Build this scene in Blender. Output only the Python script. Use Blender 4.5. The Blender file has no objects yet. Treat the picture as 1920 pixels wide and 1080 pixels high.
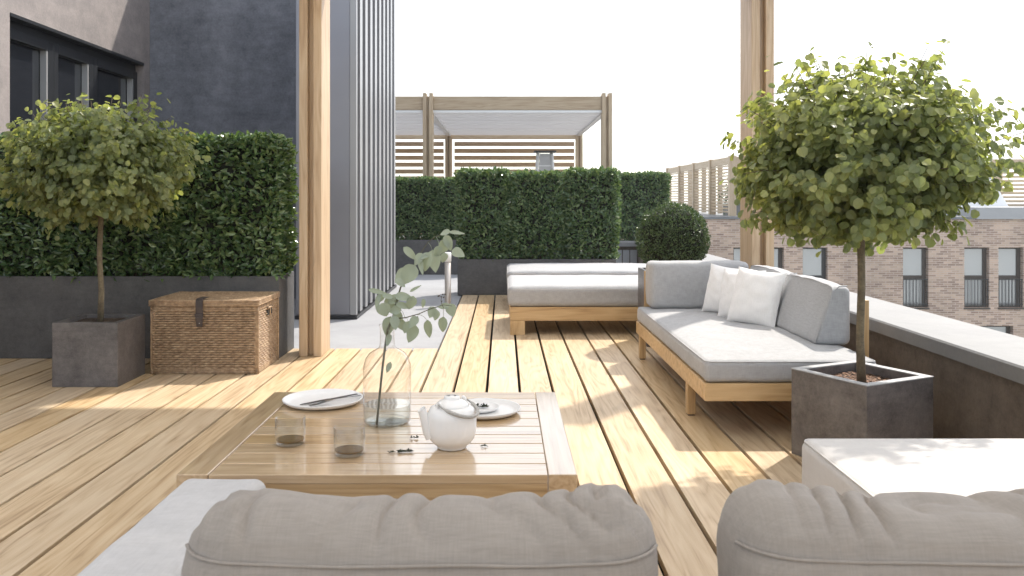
import bpy, bmesh, math, random
from mathutils import Vector, Matrix, noise
R = math.radians
PI = math.pi
sc = bpy.context.scene
C = sc.collection

# ------------------------------------------------------------------ camera
EYE = 1.1
cam_data = bpy.data.cameras.new("camera")
cam = bpy.data.objects.new("camera", cam_data)
C.objects.link(cam)
cam.location = (0, 0, EYE)
cam.rotation_euler = (R(90), 0, 0)
cam_data.sensor_width = 36.0
cam_data.lens = 30.0
cam_data.shift_x = 16 / 1920
cam_data.shift_y = -166 / 1920
cam_data.clip_start = 0.05
cam_data.clip_end = 6000
cam_data.dof.use_dof = True
cam_data.dof.focus_distance = 4.6
cam_data.dof.aperture_fstop = 10.0
sc.camera = cam

# ------------------------------------------------------------------ light
SUN_EL = R(51)
SUN_AZ = math.atan2(0.63, 0.776)
sun_dir = Vector((math.sin(SUN_AZ) * math.cos(SUN_EL), math.cos(SUN_AZ) * math.cos(SUN_EL), math.sin(SUN_EL)))
sd = bpy.data.lights.new("sun", 'SUN')
sd.energy = 3.2
sd.angle = R(1.4)
sd.color = (1.0, 0.93, 0.83)
sun = bpy.data.objects.new("sun", sd)
sun.rotation_euler = sun_dir.to_track_quat('Z', 'Y').to_euler()
sun.location = (8, 10, 14)
C.objects.link(sun)

world = bpy.data.worlds.new("World")
sc.world = world
world.use_nodes = True
wt = world.node_tree
for n in list(wt.nodes):
    wt.nodes.remove(n)
w_out = wt.nodes.new('ShaderNodeOutputWorld')
w_bg = wt.nodes.new('ShaderNodeBackground')
w_sky = wt.nodes.new('ShaderNodeTexSky')
w_sky.sky_type = 'NISHITA'
w_sky.sun_disc = False
w_sky.sun_elevation = SUN_EL
w_sky.sun_rotation = SUN_AZ
w_sky.air_density = 1.0
w_sky.dust_density = 1.2
w_sky.ozone_density = 1.0
w_bg.inputs['Strength'].default_value = 0.15
w_tc = wt.nodes.new('ShaderNodeTexCoord')
w_map = wt.nodes.new('ShaderNodeMapping')
w_map.inputs['Scale'].default_value = (1.6, 1.6, 5.0)
w_no = wt.nodes.new('ShaderNodeTexNoise')
w_no.inputs['Scale'].default_value = 1.3
w_no.inputs['Detail'].default_value = 7
w_no.inputs['Roughness'].default_value = 0.62
w_ramp = wt.nodes.new('ShaderNodeValToRGB')
w_ramp.color_ramp.elements[0].position = 0.34
w_ramp.color_ramp.elements[0].color = (0.0, 0.0, 0.0, 1)
w_ramp.color_ramp.elements[1].position = 0.56
w_ramp.color_ramp.elements[1].color = (1, 1, 1, 1)
w_mix = wt.nodes.new('ShaderNodeMix')
w_mix.data_type = 'RGBA'
w_mix.inputs[7].default_value = (8.6, 8.6, 8.6, 1)
wt.links.new(w_tc.outputs['Generated'], w_map.inputs['Vector'])
wt.links.new(w_map.outputs[0], w_no.inputs['Vector'])
wt.links.new(w_no.outputs['Fac'], w_ramp.inputs['Fac'])
w_dot = wt.nodes.new('ShaderNodeVectorMath'); w_dot.operation = 'DOT_PRODUCT'
w_dot.inputs[1].default_value = (math.sin(SUN_AZ), math.cos(SUN_AZ), 0.35)
w_mr = wt.nodes.new('ShaderNodeMapRange'); w_mr.interpolation_type = 'SMOOTHSTEP'
w_mr.inputs['From Min'].default_value = -0.55; w_mr.inputs['From Max'].default_value = 0.75
w_mr.inputs['To Min'].default_value = 0.5; w_mr.inputs['To Max'].default_value = 1.0
w_mul = wt.nodes.new('ShaderNodeMath'); w_mul.operation = 'MULTIPLY'
wt.links.new(w_tc.outputs['Generated'], w_dot.inputs[0])
wt.links.new(w_dot.outputs['Value'], w_mr.inputs['Value'])
wt.links.new(w_ramp.outputs['Color'], w_mul.inputs[0])
wt.links.new(w_mr.outputs[0], w_mul.inputs[1])
wt.links.new(w_mul.outputs[0], w_mix.inputs[0])
wt.links.new(w_sky.outputs[0], w_mix.inputs[6])
wt.links.new(w_mix.outputs[2], w_bg.inputs['Color'])
wt.links.new(w_bg.outputs[0], w_out.inputs['Surface'])

sc.view_settings.view_transform = 'Standard'
sc.view_settings.look = 'None'
sc.view_settings.exposure = 0.86
sc.view_settings.gamma = 1.0
sc.render.engine = 'CYCLES'
sc.cycles.max_bounces = 10
sc.cycles.transparent_max_bounces = 12
sc.cycles.sample_clamp_indirect = 6
sc.cycles.caustics_reflective = False
sc.cycles.caustics_refractive = False
sc.cycles.use_denoising = True

# ------------------------------------------------------------------ materials
class NT:
    def __init__(self, name):
        self.m = bpy.data.materials.new(name)
        self.m.use_nodes = True
        self.t = self.m.node_tree
        self.b = self.t.nodes['Principled BSDF']
        self.out = self.t.nodes['Material Output']
    def n(self, kind, **kw):
        nd = self.t.nodes.new(kind)
        for k, v in kw.items():
            setattr(nd, k, v)
        return nd
    def l(self, a, b):
        self.t.links.new(a, b)
    def noise(self, vec, scale, detail=4, rough=0.55, dist=0.0):
        nd = self.n('ShaderNodeTexNoise')
        nd.inputs['Scale'].default_value = scale
        nd.inputs['Detail'].default_value = detail
        nd.inputs['Roughness'].default_value = rough
        nd.inputs['Distortion'].default_value = dist
        if vec is not None:
            self.l(vec, nd.inputs['Vector'])
        return nd.outputs['Fac']
    def mapped(self, vec, scale, loc=(0, 0, 0), rot=(0, 0, 0)):
        nd = self.n('ShaderNodeMapping')
        nd.inputs['Scale'].default_value = scale
        nd.inputs['Location'].default_value = loc
        nd.inputs['Rotation'].default_value = rot
        self.l(vec, nd.inputs['Vector'])
        return nd.outputs[0]
    def math(self, op, a, b=None, clamp=False):
        nd = self.n('ShaderNodeMath', operation=op, use_clamp=clamp)
        for i, v in enumerate((a, b)):
            if v is None:
                continue
            if isinstance(v, (int, float)):
                nd.inputs[i].default_value = v
            else:
                self.l(v, nd.inputs[i])
        return nd.outputs[0]
    def ramp(self, fac, stops):
        nd = self.n('ShaderNodeValToRGB')
        e = nd.color_ramp.elements
        while len(e) < len(stops):
            e.new(0.5)
        for el, (p, c) in zip(e, stops):
            el.position = p
            el.color = (*c, 1) if len(c) == 3 else c
        self.l(fac, nd.inputs['Fac'])
        return nd.outputs['Color']
    def mix(self, fac, a, b, mode='MIX'):
        nd = self.n('ShaderNodeMix', data_type='RGBA', blend_type=mode)
        for i, v in ((0, fac), (6, a), (7, b)):
            if isinstance(v, (int, float)):
                nd.inputs[i].default_value = v
            elif isinstance(v, tuple):
                nd.inputs[i].default_value = (*v, 1)
            else:
                self.l(v, nd.inputs[i])
        return nd.outputs[2]
    def obj(self):
        return self.n('ShaderNodeTexCoord').outputs['Object']
    def island(self):
        return self.n('ShaderNodeNewGeometry').outputs['Random Per Island']
    def bump(self, h, strength=0.3, dist=0.01):
        nd = self.n('ShaderNodeBump')
        nd.inputs['Strength'].default_value = strength
        nd.inputs['Distance'].default_value = dist
        self.l(h, nd.inputs['Height'])
        self.l(nd.outputs[0], self.b.inputs['Normal'])
    def set(self, **kw):
        for k, v in kw.items():
            self.b.inputs[k.replace('_', ' ')].default_value = v

def wood(name, axis, light, mid, dark, rough=0.55, coat=0.0, tint=0.25, rings=1.0, fine=1.0):
    """Oak: grain runs along axis (0,1,2); every loose board gets its own figure and tone."""
    m = NT(name)
    rnd = m.island()
    comb = m.n('ShaderNodeCombineXYZ')
    m.l(m.math('MULTIPLY', rnd, 37.0), comb.inputs[0])
    m.l(m.math('MULTIPLY', rnd, 91.0), comb.inputs[1])
    m.l(m.math('MULTIPLY', rnd, 53.0), comb.inputs[2])
    add = m.n('ShaderNodeVectorMath', operation='ADD')
    m.l(m.obj(), add.inputs[0]); m.l(comb.outputs[0], add.inputs[1])
    v = add.outputs[0]
    def sc3(across, along):
        s = [across] * 3; s[axis] = along; return tuple(s)
    fib = m.noise(m.mapped(v, sc3(140 * fine, 3.2)), 1.0, 5, 0.65)
    med = m.noise(m.mapped(v, sc3(34 * fine, 1.1)), 1.0, 4, 0.6, 0.4)
    fig = m.noise(m.mapped(v, sc3(9 * rings, 0.75)), 1.0, 2, 0.5, 0.3)
    rng = m.math('FRACT', m.math('MULTIPLY', fig, 9.0))
    rng = m.math('ABSOLUTE', m.math('SUBTRACT', rng, 0.5))
    rng = m.math('MULTIPLY', rng, 2.0)
    big = m.noise(m.mapped(v, sc3(2.6, 0.8)), 1.0, 2, 0.5)
    f = m.math('ADD', m.math('MULTIPLY', fib, 0.34), m.math('MULTIPLY', med, 0.42))
    f = m.math('ADD', f, m.math('MULTIPLY', rng, 0.16))
    f = m.math('ADD', f, m.math('MULTIPLY', big, 0.22))
    col = m.ramp(f, [(0.36, dark), (0.52, mid), (0.70, light)])
    kn = m.noise(m.mapped(v, sc3(5.5, 1.9), loc=(3, 7, 1)), 1.0, 2, 0.5)
    kf = m.ramp(kn, [(0.70, (0, 0, 0)), (0.78, (1, 1, 1))])
    col = m.mix(m.math('MULTIPLY', kf, 0.55), col, tuple(c * 0.55 for c in dark))
    val = m.math('ADD', m.math('MULTIPLY', rnd, tint), 1.0 - tint * 0.5)
    hsv = m.n('ShaderNodeHueSaturation')
    m.l(col, hsv.inputs['Color']); m.l(val, hsv.inputs['Value'])
    m.l(m.math('ADD', m.math('MULTIPLY', m.math('FRACT', m.math('MULTIPLY', rnd, 7.3)), 0.22), 0.88), hsv.inputs['Saturation'])
    m.l(hsv.outputs[0], m.b.inputs['Base Color'])
    m.set(Roughness=rough)
    m.b.inputs['Coat Weight'].default_value = coat
    m.b.inputs['Coat Roughness'].default_value = 0.1
    m.bump(m.math('ADD', m.math('MULTIPLY', fib, 0.6), m.math('MULTIPLY', med, 0.5)), 0.22, 0.004)
    return m.m

def plaster(name, c0, c1, scale=3.0, rough=0.85, bump=0.25, spec=0.5, fine=60):
    m = NT(name)
    o = m.obj()
    a = m.noise(o, scale, 8, 0.65, 0.3)
    b = m.noise(m.mapped(o, (1, 1, 1), loc=(5, 2, 9)), scale * 6, 6, 0.7)
    c = m.noise(o, fine, 3, 0.7)
    s = m.noise(m.mapped(o, (scale * 1.5, scale * 1.5, scale * 9)), 1.0, 5, 0.7)
    f = m.math('ADD', m.math('MULTIPLY', a, 0.45), m.math('MULTIPLY', b, 0.25))
    f = m.math('ADD', f, m.math('MULTIPLY', c, 0.18))
    f = m.math('ADD', f, m.math('MULTIPLY', s, 0.14))
    m.l(m.ramp(f, [(0.40, c0), (0.62, c1)]), m.b.inputs['Base Color'])
    m.set(Roughness=rough)
    m.b.inputs['Specular IOR Level'].default_value = spec
    m.bump(m.math('ADD', m.math('MULTIPLY', b, 0.5), m.math('MULTIPLY', c, 0.5)), bump, 0.01)
    return m.m

def fabric(name, c, var=0.12, scale=1.0, bump=0.25):
    m = NT(name)
    o = m.obj()
    wx = m.noise(m.mapped(o, (420 * scale, 26 * scale, 26 * scale)), 1.0, 2, 0.6)
    wy = m.noise(m.mapped(o, (26 * scale, 420 * scale, 26 * scale)), 1.0, 2, 0.6)
    wz = m.noise(m.mapped(o, (26 * scale, 26 * scale, 420 * scale)), 1.0, 2, 0.6)
    big = m.noise(o, 7, 3, 0.5)
    f = m.math('ADD', m.math('MULTIPLY', wx, 0.3), m.math('MULTIPLY', wy, 0.3))
    f = m.math('ADD', f, m.math('MULTIPLY', wz, 0.3))
    f = m.math('ADD', f, m.math('MULTIPLY', big, 0.12))
    lo = tuple(v * (1 - var) for v in c); hi = tuple(min(0.95, v * (1 + var)) for v in c)
    m.l(m.ramp(f, [(0.40, lo), (0.62, hi)]), m.b.inputs['Base Color'])
    m.set(Roughness=0.95)
    m.b.inputs['Specular IOR Level'].default_value = 0.15
    m.b.inputs['Sheen Weight'].default_value = 0.12
    m.bump(f, bump, 0.003)
    return m.m

def plain(name, c, rough=0.5, metal=0.0, spec=0.5, var=0.0, scale=12):
    m = NT(name)
    if var:
        f = m.noise(m.obj(), scale, 5, 0.6)
        m.l(m.ramp(f, [(0.35, tuple(v * (1 - var) for v in c)), (0.65, tuple(min(1, v * (1 + var)) for v in c))]), m.b.inputs['Base Color'])
    else:
        m.b.inputs['Base Color'].default_value = (*c, 1)
    m.set(Roughness=rough, Metallic=metal)
    m.b.inputs['Specular IOR Level'].default_value = spec
    return m.m

def leafmat(name, dark, mid, light, trans=0.35, rough=0.4, spec=0.5):
    m = NT(name)
    rnd = m.island()
    col = m.ramp(rnd, [(0.0, dark), (0.5, mid), (1.0, light)])
    m.l(col, m.b.inputs['Base Color'])
    m.set(Roughness=rough)
    m.b.inputs['Specular IOR Level'].default_value = spec
    tr = m.n('ShaderNodeBsdfTranslucent')
    tc = m.mix(1.0, col, (1.5, 1.42, 0.65), 'MULTIPLY')
    m.l(tc, tr.inputs['Color'])
    ms = m.n('ShaderNodeMixShader')
    ms.inputs[0].default_value = trans
    m.l(m.b.outputs[0], ms.inputs[1]); m.l(tr.outputs[0], ms.inputs[2])
    m.l(ms.outputs[0], m.out.inputs['Surface'])
    return m.m

def glass(name, tint=(1, 1, 1), ior=1.45):
    """Clear glass that lets light through to what stands behind it."""
    m = NT(name)
    m.t.nodes.remove(m.b)
    g = m.n('ShaderNodeBsdfGlossy'); g.inputs['Roughness'].default_value = 0.02
    t = m.n('ShaderNodeBsdfTransparent'); t.inputs['Color'].default_value = (*tint, 1)
    ge = m.n('ShaderNodeNewGeometry')
    dt = m.n('ShaderNodeVectorMath', operation='DOT_PRODUCT')
    m.l(ge.outputs['Normal'], dt.inputs[0]); m.l(ge.outputs['Incoming'], dt.inputs[1])
    f0 = ((ior - 1) / (ior + 1)) ** 2
    k = m.math('POWER', m.math('SUBTRACT', 1.0, m.math('ABSOLUTE', dt.outputs['Value'])), 4.2)
    k = m.math('ADD', m.math('MULTIPLY', k, 1 - f0), f0, clamp=True)
    ms = m.n('ShaderNodeMixShader')
    m.l(k, ms.inputs[0]); m.l(t.outputs[0], ms.inputs[1]); m.l(g.outputs[0], ms.inputs[2])
    m.l(ms.outputs[0], m.out.inputs['Surface'])
    return m.m

def clear_glass(name, tint=(1, 1, 1), ior=1.45, rough=0.0):
    m = NT(name)
    m.t.nodes.remove(m.b)
    g = m.n('ShaderNodeBsdfGlass'); g.inputs['Roughness'].default_value = rough
    g.inputs['IOR'].default_value = ior; g.inputs['Color'].default_value = (*tint, 1)
    m.l(g.outputs[0], m.out.inputs['Surface'])
    return m.m

OL, OM, OD = (0.60, 0.43, 0.245), (0.50, 0.335, 0.175), (0.33, 0.20, 0.095)
M = {}
M['deck'] = wood('deck_oak', 1, (0.61, 0.475, 0.31), (0.52, 0.378, 0.225), (0.295, 0.19, 0.10), rough=0.45, tint=0.16)
for i, a in enumerate('xyz'):
    M['oak_' + a] = wood('furniture_oak_' + a, i, (0.60, 0.405, 0.19), (0.50, 0.31, 0.125), (0.32, 0.18, 0.065), rough=0.45, tint=0.12, rings=0.8)
    M['table_' + a] = wood('table_oak_' + a, i, (0.58, 0.415, 0.245), (0.48, 0.325, 0.17), (0.29, 0.17, 0.075), rough=0.28, coat=1.0, tint=0.14, rings=1.2)
    M['post_' + a] = wood('pergola_larch_' + a, i, (0.58, 0.44, 0.285), (0.49, 0.345, 0.205), (0.35, 0.22, 0.12), rough=0.5, tint=0.16)
M['apron'] = wood('apron_oak', 0, (0.52, 0.35, 0.17), (0.40, 0.25, 0.105), (0.22, 0.125, 0.045), rough=0.4, tint=0.1, rings=2.2)
M['screen_wood'] = wood('brown_screen_larch', 0, (0.44, 0.31, 0.20), (0.37, 0.25, 0.15), (0.26, 0.165, 0.09), rough=0.6, tint=0.12, fine=0.5)
M['heater_panel'] = plain('heater_grey_mesh', (0.48, 0.48, 0.48), 0.5)
M['far_wood_x'] = wood('weathered_larch_x', 0, (0.50, 0.39, 0.26), (0.43, 0.32, 0.20), (0.32, 0.22, 0.13), rough=0.6, tint=0.12, fine=0.5)
M['far_wood_z'] = wood('weathered_larch_z', 2, (0.50, 0.39, 0.26), (0.43, 0.32, 0.20), (0.32, 0.22, 0.13), rough=0.6, tint=0.12, fine=0.5)
M['far_wood_y'] = wood('weathered_larch_y', 1, (0.50, 0.39, 0.26), (0.43, 0.32, 0.20), (0.32, 0.22, 0.13), rough=0.6, tint=0.12, fine=0.5)
M['wall_dark'] = plaster('anthracite_plaster', (0.10, 0.107, 0.126), (0.25, 0.26, 0.29), 1.6, fine=45)
M['wall_side'] = plaster('grey_rough_plaster', (0.19, 0.175, 0.17), (0.36, 0.315, 0.30), 1.2, fine=50, bump=0.4)
M['planter'] = plaster('dark_cement', (0.055, 0.056, 0.058), (0.125, 0.122, 0.122), 4.0, fine=90, rough=0.6)
M['planter_cube'] = plaster('brown_cement', (0.060, 0.055, 0.055), (0.165, 0.150, 0.145), 5.0, fine=120, rough=0.38)
M['parapet'] = plaster('brown_parapet_render', (0.075, 0.058, 0.045), (0.165, 0.13, 0.10), 3.0, fine=80)
M['cap'] = plaster('parapet_metal', (0.155, 0.155, 0.157), (0.20, 0.198, 0.196), 2.0, rough=0.6, bump=0.03)
M['rim'] = plaster('pale_cement_rim', (0.32, 0.32, 0.325), (0.42, 0.42, 0.42), 6, rough=0.6, bump=0.05)  # lighter than the cube's own cement: sun on the top edge put into the colour
M['paving'] = plaster('pale_concrete', (0.26, 0.265, 0.28), (0.33, 0.335, 0.35), 1.2, rough=0.8, bump=0.08)
M['subfloor'] = plain('bitumen_membrane', (0.008, 0.0075, 0.007), 0.9)
M['ground'] = plaster('city_ground', (0.20, 0.20, 0.19), (0.34, 0.33, 0.31), 0.02, fine=0.3, bump=0)
M['tower_metal'] = plain('tower_sheet_metal', (0.26, 0.265, 0.295), 0.42, 0.3, var=0.04, scale=2)
M['groove_metal'] = plain('tower_groove_metal', (0.165, 0.168, 0.18), 0.5, 0.2)  # same sheet metal as the ribs, groove shade put into a darker colour
M['rib_metal'] = plain('tower_ribbed_metal', (0.33, 0.335, 0.345), 0.42, 0.15, var=0.04, scale=2)
M['frame_dark'] = plain('window_frame_black', (0.022, 0.024, 0.028), 0.4)
M['pane_dark'] = plain('dark_window_glass', (0.018, 0.02, 0.025), 0.06, spec=0.6)
M['alu'] = plain('window_edge_aluminium', (0.55, 0.55, 0.55), 0.35, 0.5)
M['grey_fab'] = fabric('grey_linen', (0.375, 0.375, 0.382))
M['lgrey_fab'] = fabric('pale_grey_linen', (0.47, 0.465, 0.465), 0.08)
M['near_fab'] = fabric('taupe_linen', (0.285, 0.258, 0.232), 0.09, bump=0.2)
M['pale_fab'] = fabric('off_white_canvas', (0.53, 0.515, 0.50), 0.05)
M['pillow_fab'] = fabric('white_cotton', (0.80, 0.79, 0.785), 0.05)
M['ceramic'] = plain('white_glaze', (0.80, 0.79, 0.775), 0.16, spec=0.6, var=0.015)
M['matte_ceramic'] = plain('white_stoneware', (0.76, 0.755, 0.745), 0.32, var=0.02)
M['steel'] = plain('brushed_steel', (0.45, 0.45, 0.46), 0.25, 1.0)
M['dark_steel'] = plain('dark_cutlery_steel', (0.10, 0.10, 0.105), 0.3, 0.9)
M['leather'] = plain('brown_leather', (0.055, 0.040, 0.036), 0.55, var=0.25)
M['white_metal'] = plain('white_painted_metal', (0.78, 0.78, 0.77), 0.4)
M['bark'] = plaster('bark', (0.085, 0.068, 0.045), (0.21, 0.17, 0.105), 14, fine=120, bump=0.6)
M['twig'] = plain('twig_brown', (0.09, 0.068, 0.042), 0.8)
M['hedge_core'] = plain('hedge_inner_twigs', (0.012, 0.014, 0.008), 0.95)  # near-black: twiggy interior plus the shade inside the foliage, put into the colour
M['tree_leaf'] = leafmat('lime_leaf', (0.17, 0.215, 0.11), (0.23, 0.275, 0.14), (0.32, 0.35, 0.165), 0.54, 0.36, 0.5)
M['hedge_leaf'] = leafmat('laurel_leaf', (0.045, 0.092, 0.040), (0.105, 0.18, 0.075), (0.21, 0.285, 0.12), 0.25, 0.22, 0.8)
M['box_leaf'] = leafmat('box_leaf', (0.032, 0.062, 0.025), (0.06, 0.105, 0.042), (0.13, 0.19, 0.08), 0.2, 0.28, 0.6)
M['euc_leaf'] = leafmat('eucalyptus_leaf', (0.21, 0.255, 0.225), (0.29, 0.345, 0.30), (0.35, 0.39, 0.325), 0.25, 0.55, 0.3)
M['herb'] = plain('dried_herb', (0.05, 0.06, 0.035), 0.8)
M['stem'] = plain('eucalyptus_stem', (0.10, 0.095, 0.06), 0.6)
M['soil'] = plaster('dark_soil', (0.03, 0.022, 0.016), (0.09, 0.06, 0.04), 30, fine=150, bump=0.8)
M['canopy'] = None

def canopy_mat(name='white_roof_fabric', tr=0.66, cd=(0.86, 0.855, 0.85, 1), ct=(0.92, 0.91, 0.89, 1)):
    m = NT(name)
    m.t.nodes.remove(m.b)
    d = m.n('ShaderNodeBsdfDiffuse'); d.inputs['Color'].default_value = cd
    t = m.n('ShaderNodeBsdfTranslucent'); t.inputs['Color'].default_value = ct
    ms = m.n('ShaderNodeMixShader'); ms.inputs[0].default_value = tr
    m.l(d.outputs[0], ms.inputs[1]); m.l(t.outputs[0], ms.inputs[2]); m.l(ms.outputs[0], m.out.inputs['Surface'])
    return m.m
M['canopy'] = canopy_mat()
M['far_canopy'] = canopy_mat('white_roof_slats', 0.32, (0.78, 0.78, 0.79, 1), (0.78, 0.78, 0.79, 1))

def chip_mat():
    m = NT('bark_chips')
    v = m.n('ShaderNodeTexVoronoi'); v.inputs['Scale'].default_value = 85
    m.l(m.obj(), v.inputs['Vector'])
    sep = m.n('ShaderNodeSeparateColor'); m.l(v.outputs['Color'], sep.inputs[0])
    m.l(m.ramp(sep.outputs[0], [(0.0, (0.05, 0.028, 0.018)), (0.5, (0.16, 0.085, 0.05)), (1.0, (0.33, 0.19, 0.115))]), m.b.inputs['Base Color'])
    m.set(Roughness=0.85)
    m.bump(v.outputs['Distance'], 0.9, 0.02)
    return m.m
M['chips'] = chip_mat()

def wicker_mat():
    m = NT('wicker_rattan')
    o = m.obj()
    a = m.noise(m.mapped(o, (40, 40, 40)), 1.0, 3, 0.6)
    b = m.noise(o, 26, 4, 0.6)
    f = m.math('ADD', m.math('MULTIPLY', a, 0.6), m.math('MULTIPLY', b, 0.4))
    m.l(m.ramp(f, [(0.33, (0.20, 0.13, 0.075)), (0.5, (0.345, 0.235, 0.142)), (0.68, (0.53, 0.39, 0.25))]), m.b.inputs['Base Color'])
    m.set(Roughness=0.5)
    m.bump(b, 0.3, 0.002)
    return m.m
M['wicker'] = wicker_mat()

def brick_mat():
    m = NT('buff_brick')
    tc = m.n('ShaderNodeTexCoord')
    sep = m.n('ShaderNodeSeparateXYZ'); m.l(tc.outputs['Object'], sep.inputs[0])
    cb = m.n('ShaderNodeCombineXYZ')
    m.l(m.math('ADD', sep.outputs[0], sep.outputs[1]), cb.inputs[0]); m.l(sep.outputs[2], cb.inputs[1])
    br = m.n('ShaderNodeTexBrick')
    br.inputs['Scale'].default_value = 1.0
    br.inputs['Brick Width'].default_value = 0.235
    br.inputs['Row Height'].default_value = 0.066
    br.inputs['Mortar Size'].default_value = 0.010
    br.inputs['Mortar Smooth'].default_value = 0.2
    br.inputs['Bias'].default_value = -0.1
    br.inputs['Color1'].default_value = (0.56, 0.44, 0.34, 1)
    br.inputs['Color2'].default_value = (0.24, 0.165, 0.13, 1)
    br.inputs['Mortar'].default_value = (0.54, 0.47, 0.41, 1)
    m.l(cb.outputs[0], br.inputs['Vector'])
    n1 = m.noise(tc.outputs['Object'], 0.9, 5, 0.6)
    n2 = m.noise(m.mapped(cb.outputs[0], (3.8, 12.2, 1)), 1.0, 2, 0.9)
    col = m.mix(0.55, br.outputs['Color'], m.ramp(n1, [(0.35, (0.72, 0.66, 0.62)), (0.65, (1.15, 1.05, 1.0))]), 'MULTIPLY')
    col = m.mix(m.math('MULTIPLY', m.ramp(n2, [(0.55, (0, 0, 0)), (0.7, (1, 1, 1))]), 0.35), col, (0.56, 0.43, 0.35))
    m.l(col, m.b.inputs['Base Color'])
    m.set(Roughness=0.9)
    m.bump(br.outputs['Fac'], -0.3, 0.01)
    return m.m
M['brick'] = brick_mat()
M['pane_city'] = plain('reflecting_window_glass', (0.50, 0.53, 0.54), 0.08, 0.55)
M['coping'] = plain('grey_zinc_coping', (0.16, 0.17, 0.18), 0.5, 0.2, var=0.08, scale=1)
M['coping_light'] = plain('light_zinc_coping', (0.34, 0.35, 0.36), 0.5, 0.2, var=0.05, scale=1)
M['bronze'] = plain('bronze_window_frame', (0.045, 0.034, 0.027), 0.5)
M['white_wall'] = plaster('white_rooflight_render', (0.72, 0.72, 0.71), (0.80, 0.80, 0.79), 0.8, bump=0.05)
M['blind'] = plain('pale_curtain', (0.55, 0.55, 0.54), 0.9, var=0.1)
M['lamp_glass'] = plain('frosted_lamp_head', (0.85, 0.85, 0.84), 0.3)
M['lamp_pole'] = plain('bollard_aluminium', (0.50, 0.46, 0.42), 0.35, 0.6)
M['vase_glass'] = glass('vase_glass', (0.975, 0.97, 0.96), 1.6)
M['tumbler_glass'] = glass('tumbler_glass', (0.965, 0.965, 0.95), 1.5)
M['water'] = glass('vase_water', (0.93, 0.96, 0.955), 1.33)
M['tea'] = plain('tea_dregs', (0.16, 0.095, 0.035), 0.08, spec=0.6)
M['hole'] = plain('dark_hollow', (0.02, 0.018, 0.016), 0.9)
M['handle_wire'] = plain('grey_wrapped_wire', (0.40, 0.385, 0.36), 0.55, var=0.2, scale=200)

# ------------------------------------------------------------------ helpers
WORLD_BASED = set()
class MB:
    def __init__(self):
        self.v = []; self.f = []; self.mi = []
    def add(self, verts, faces, mi=0):
        k = len(self.v)
        self.v.extend(verts)
        for f in faces:
            self.f.append(tuple(i + k for i in f)); self.mi.append(mi)
        return self
    def box(self, x0, x1, y0, y1, z0, z1, mi=0):
        v = [(x0, y0, z0), (x1, y0, z0), (x1, y1, z0), (x0, y1, z0), (x0, y0, z1), (x1, y0, z1), (x1, y1, z1), (x0, y1, z1)]
        f = [(0, 3, 2, 1), (4, 5, 6, 7), (0, 1, 5, 4), (1, 2, 6, 5), (2, 3, 7, 6), (3, 0, 4, 7)]
        return self.add(v, f, mi)
    def tube(self, pts, rad, n=8, mi=0, cap=True):
        pts = [Vector(p) for p in pts]
        if not isinstance(rad, (list, tuple)):
            rad = [rad] * len(pts)
        vs, fs = [], []
        up = Vector((0.31, 0.17, 0.93)).normalized()
        for i, p in enumerate(pts):
            t = (pts[min(i + 1, len(pts) - 1)] - pts[max(i - 1, 0)])
            t = t.normalized() if t.length > 1e-9 else Vector((0, 0, 1))
            a = t.cross(up)
            if a.length < 0.05:
                a = t.cross(Vector((1, 0, 0)))
            a.normalize(); b = t.cross(a)
            up = a.cross(t) if a.cross(t).dot(up) > 0 else up
            for k in range(n):
                th = 2 * PI * k / n
                vs.append(tuple(p + (a * math.cos(th) + b * math.sin(th)) * rad[i]))
        for i in range(len(pts) - 1):
            for k in range(n):
                k2 = (k + 1) % n
                fs.append((i * n + k, i * n + k2, (i + 1) * n + k2, (i + 1) * n + k))
        if cap:
            fs.append(tuple(range(n))[::-1])
            fs.append(tuple(range((len(pts) - 1) * n, len(pts) * n)))
        return self.add(vs, fs, mi)
    def lathe(self, prof, c=(0, 0, 0), n=40, mi=0):
        vs, fs = [], []
        for r, z in prof:
            for k in range(n):
                th = 2 * PI * k / n
                vs.append((c[0] + r * math.cos(th), c[1] + r * math.sin(th), c[2] + z))
        for i in range(len(prof) - 1):
            for k in range(n):
                k2 = (k + 1) % n
                fs.append((i * n + k, i * n + k2, (i + 1) * n + k2, (i + 1) * n + k))
        if prof[0][0] > 1e-6 and prof[0] != prof[-1]:
            pass
        return self.add(vs, fs, mi)
    def disc(self, r, z, c=(0, 0, 0), n=40, mi=0, flip=False):
        vs = [(c[0] + r * math.cos(2 * PI * k / n), c[1] + r * math.sin(2 * PI * k / n), c[2] + z) for k in range(n)]
        f = tuple(range(n))
        return self.add(vs, [f[::-1] if flip else f], mi)
    def build(self, name, mat, parent=None, bevel=0.0, smooth=False, seg=2, loc=None):
        me = bpy.data.meshes.new(name)
        off = Vector((0, 0, 0))
        p = parent
        while p is not None:
            if p.name in WORLD_BASED:
                off += Vector(p.location)
            p = p.parent
        vv = [(a - off.x, b - off.y, c - off.z) for a, b, c in self.v] if off.length > 0 else self.v
        me.from_pydata(vv, [], self.f)
        mats = mat if isinstance(mat, (list, tuple)) else [mat]
        for mm in mats:
            me.materials.append(mm)
        if len(mats) > 1:
            me.polygons.foreach_set('material_index', self.mi)
        if smooth:
            me.polygons.foreach_set('use_smooth', [True] * len(me.polygons))
        me.update()
        ob = bpy.data.objects.new(name, me)
        C.objects.link(ob)
        if parent is not None:
            ob.parent = parent
        if loc is not None:
            ob.location = loc
        if bevel > 0:
            b = ob.modifiers.new('bevel', 'BEVEL')
            b.width = bevel; b.segments = seg; b.limit_method = 'ANGLE'; b.angle_limit = R(40)
        return ob

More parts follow.
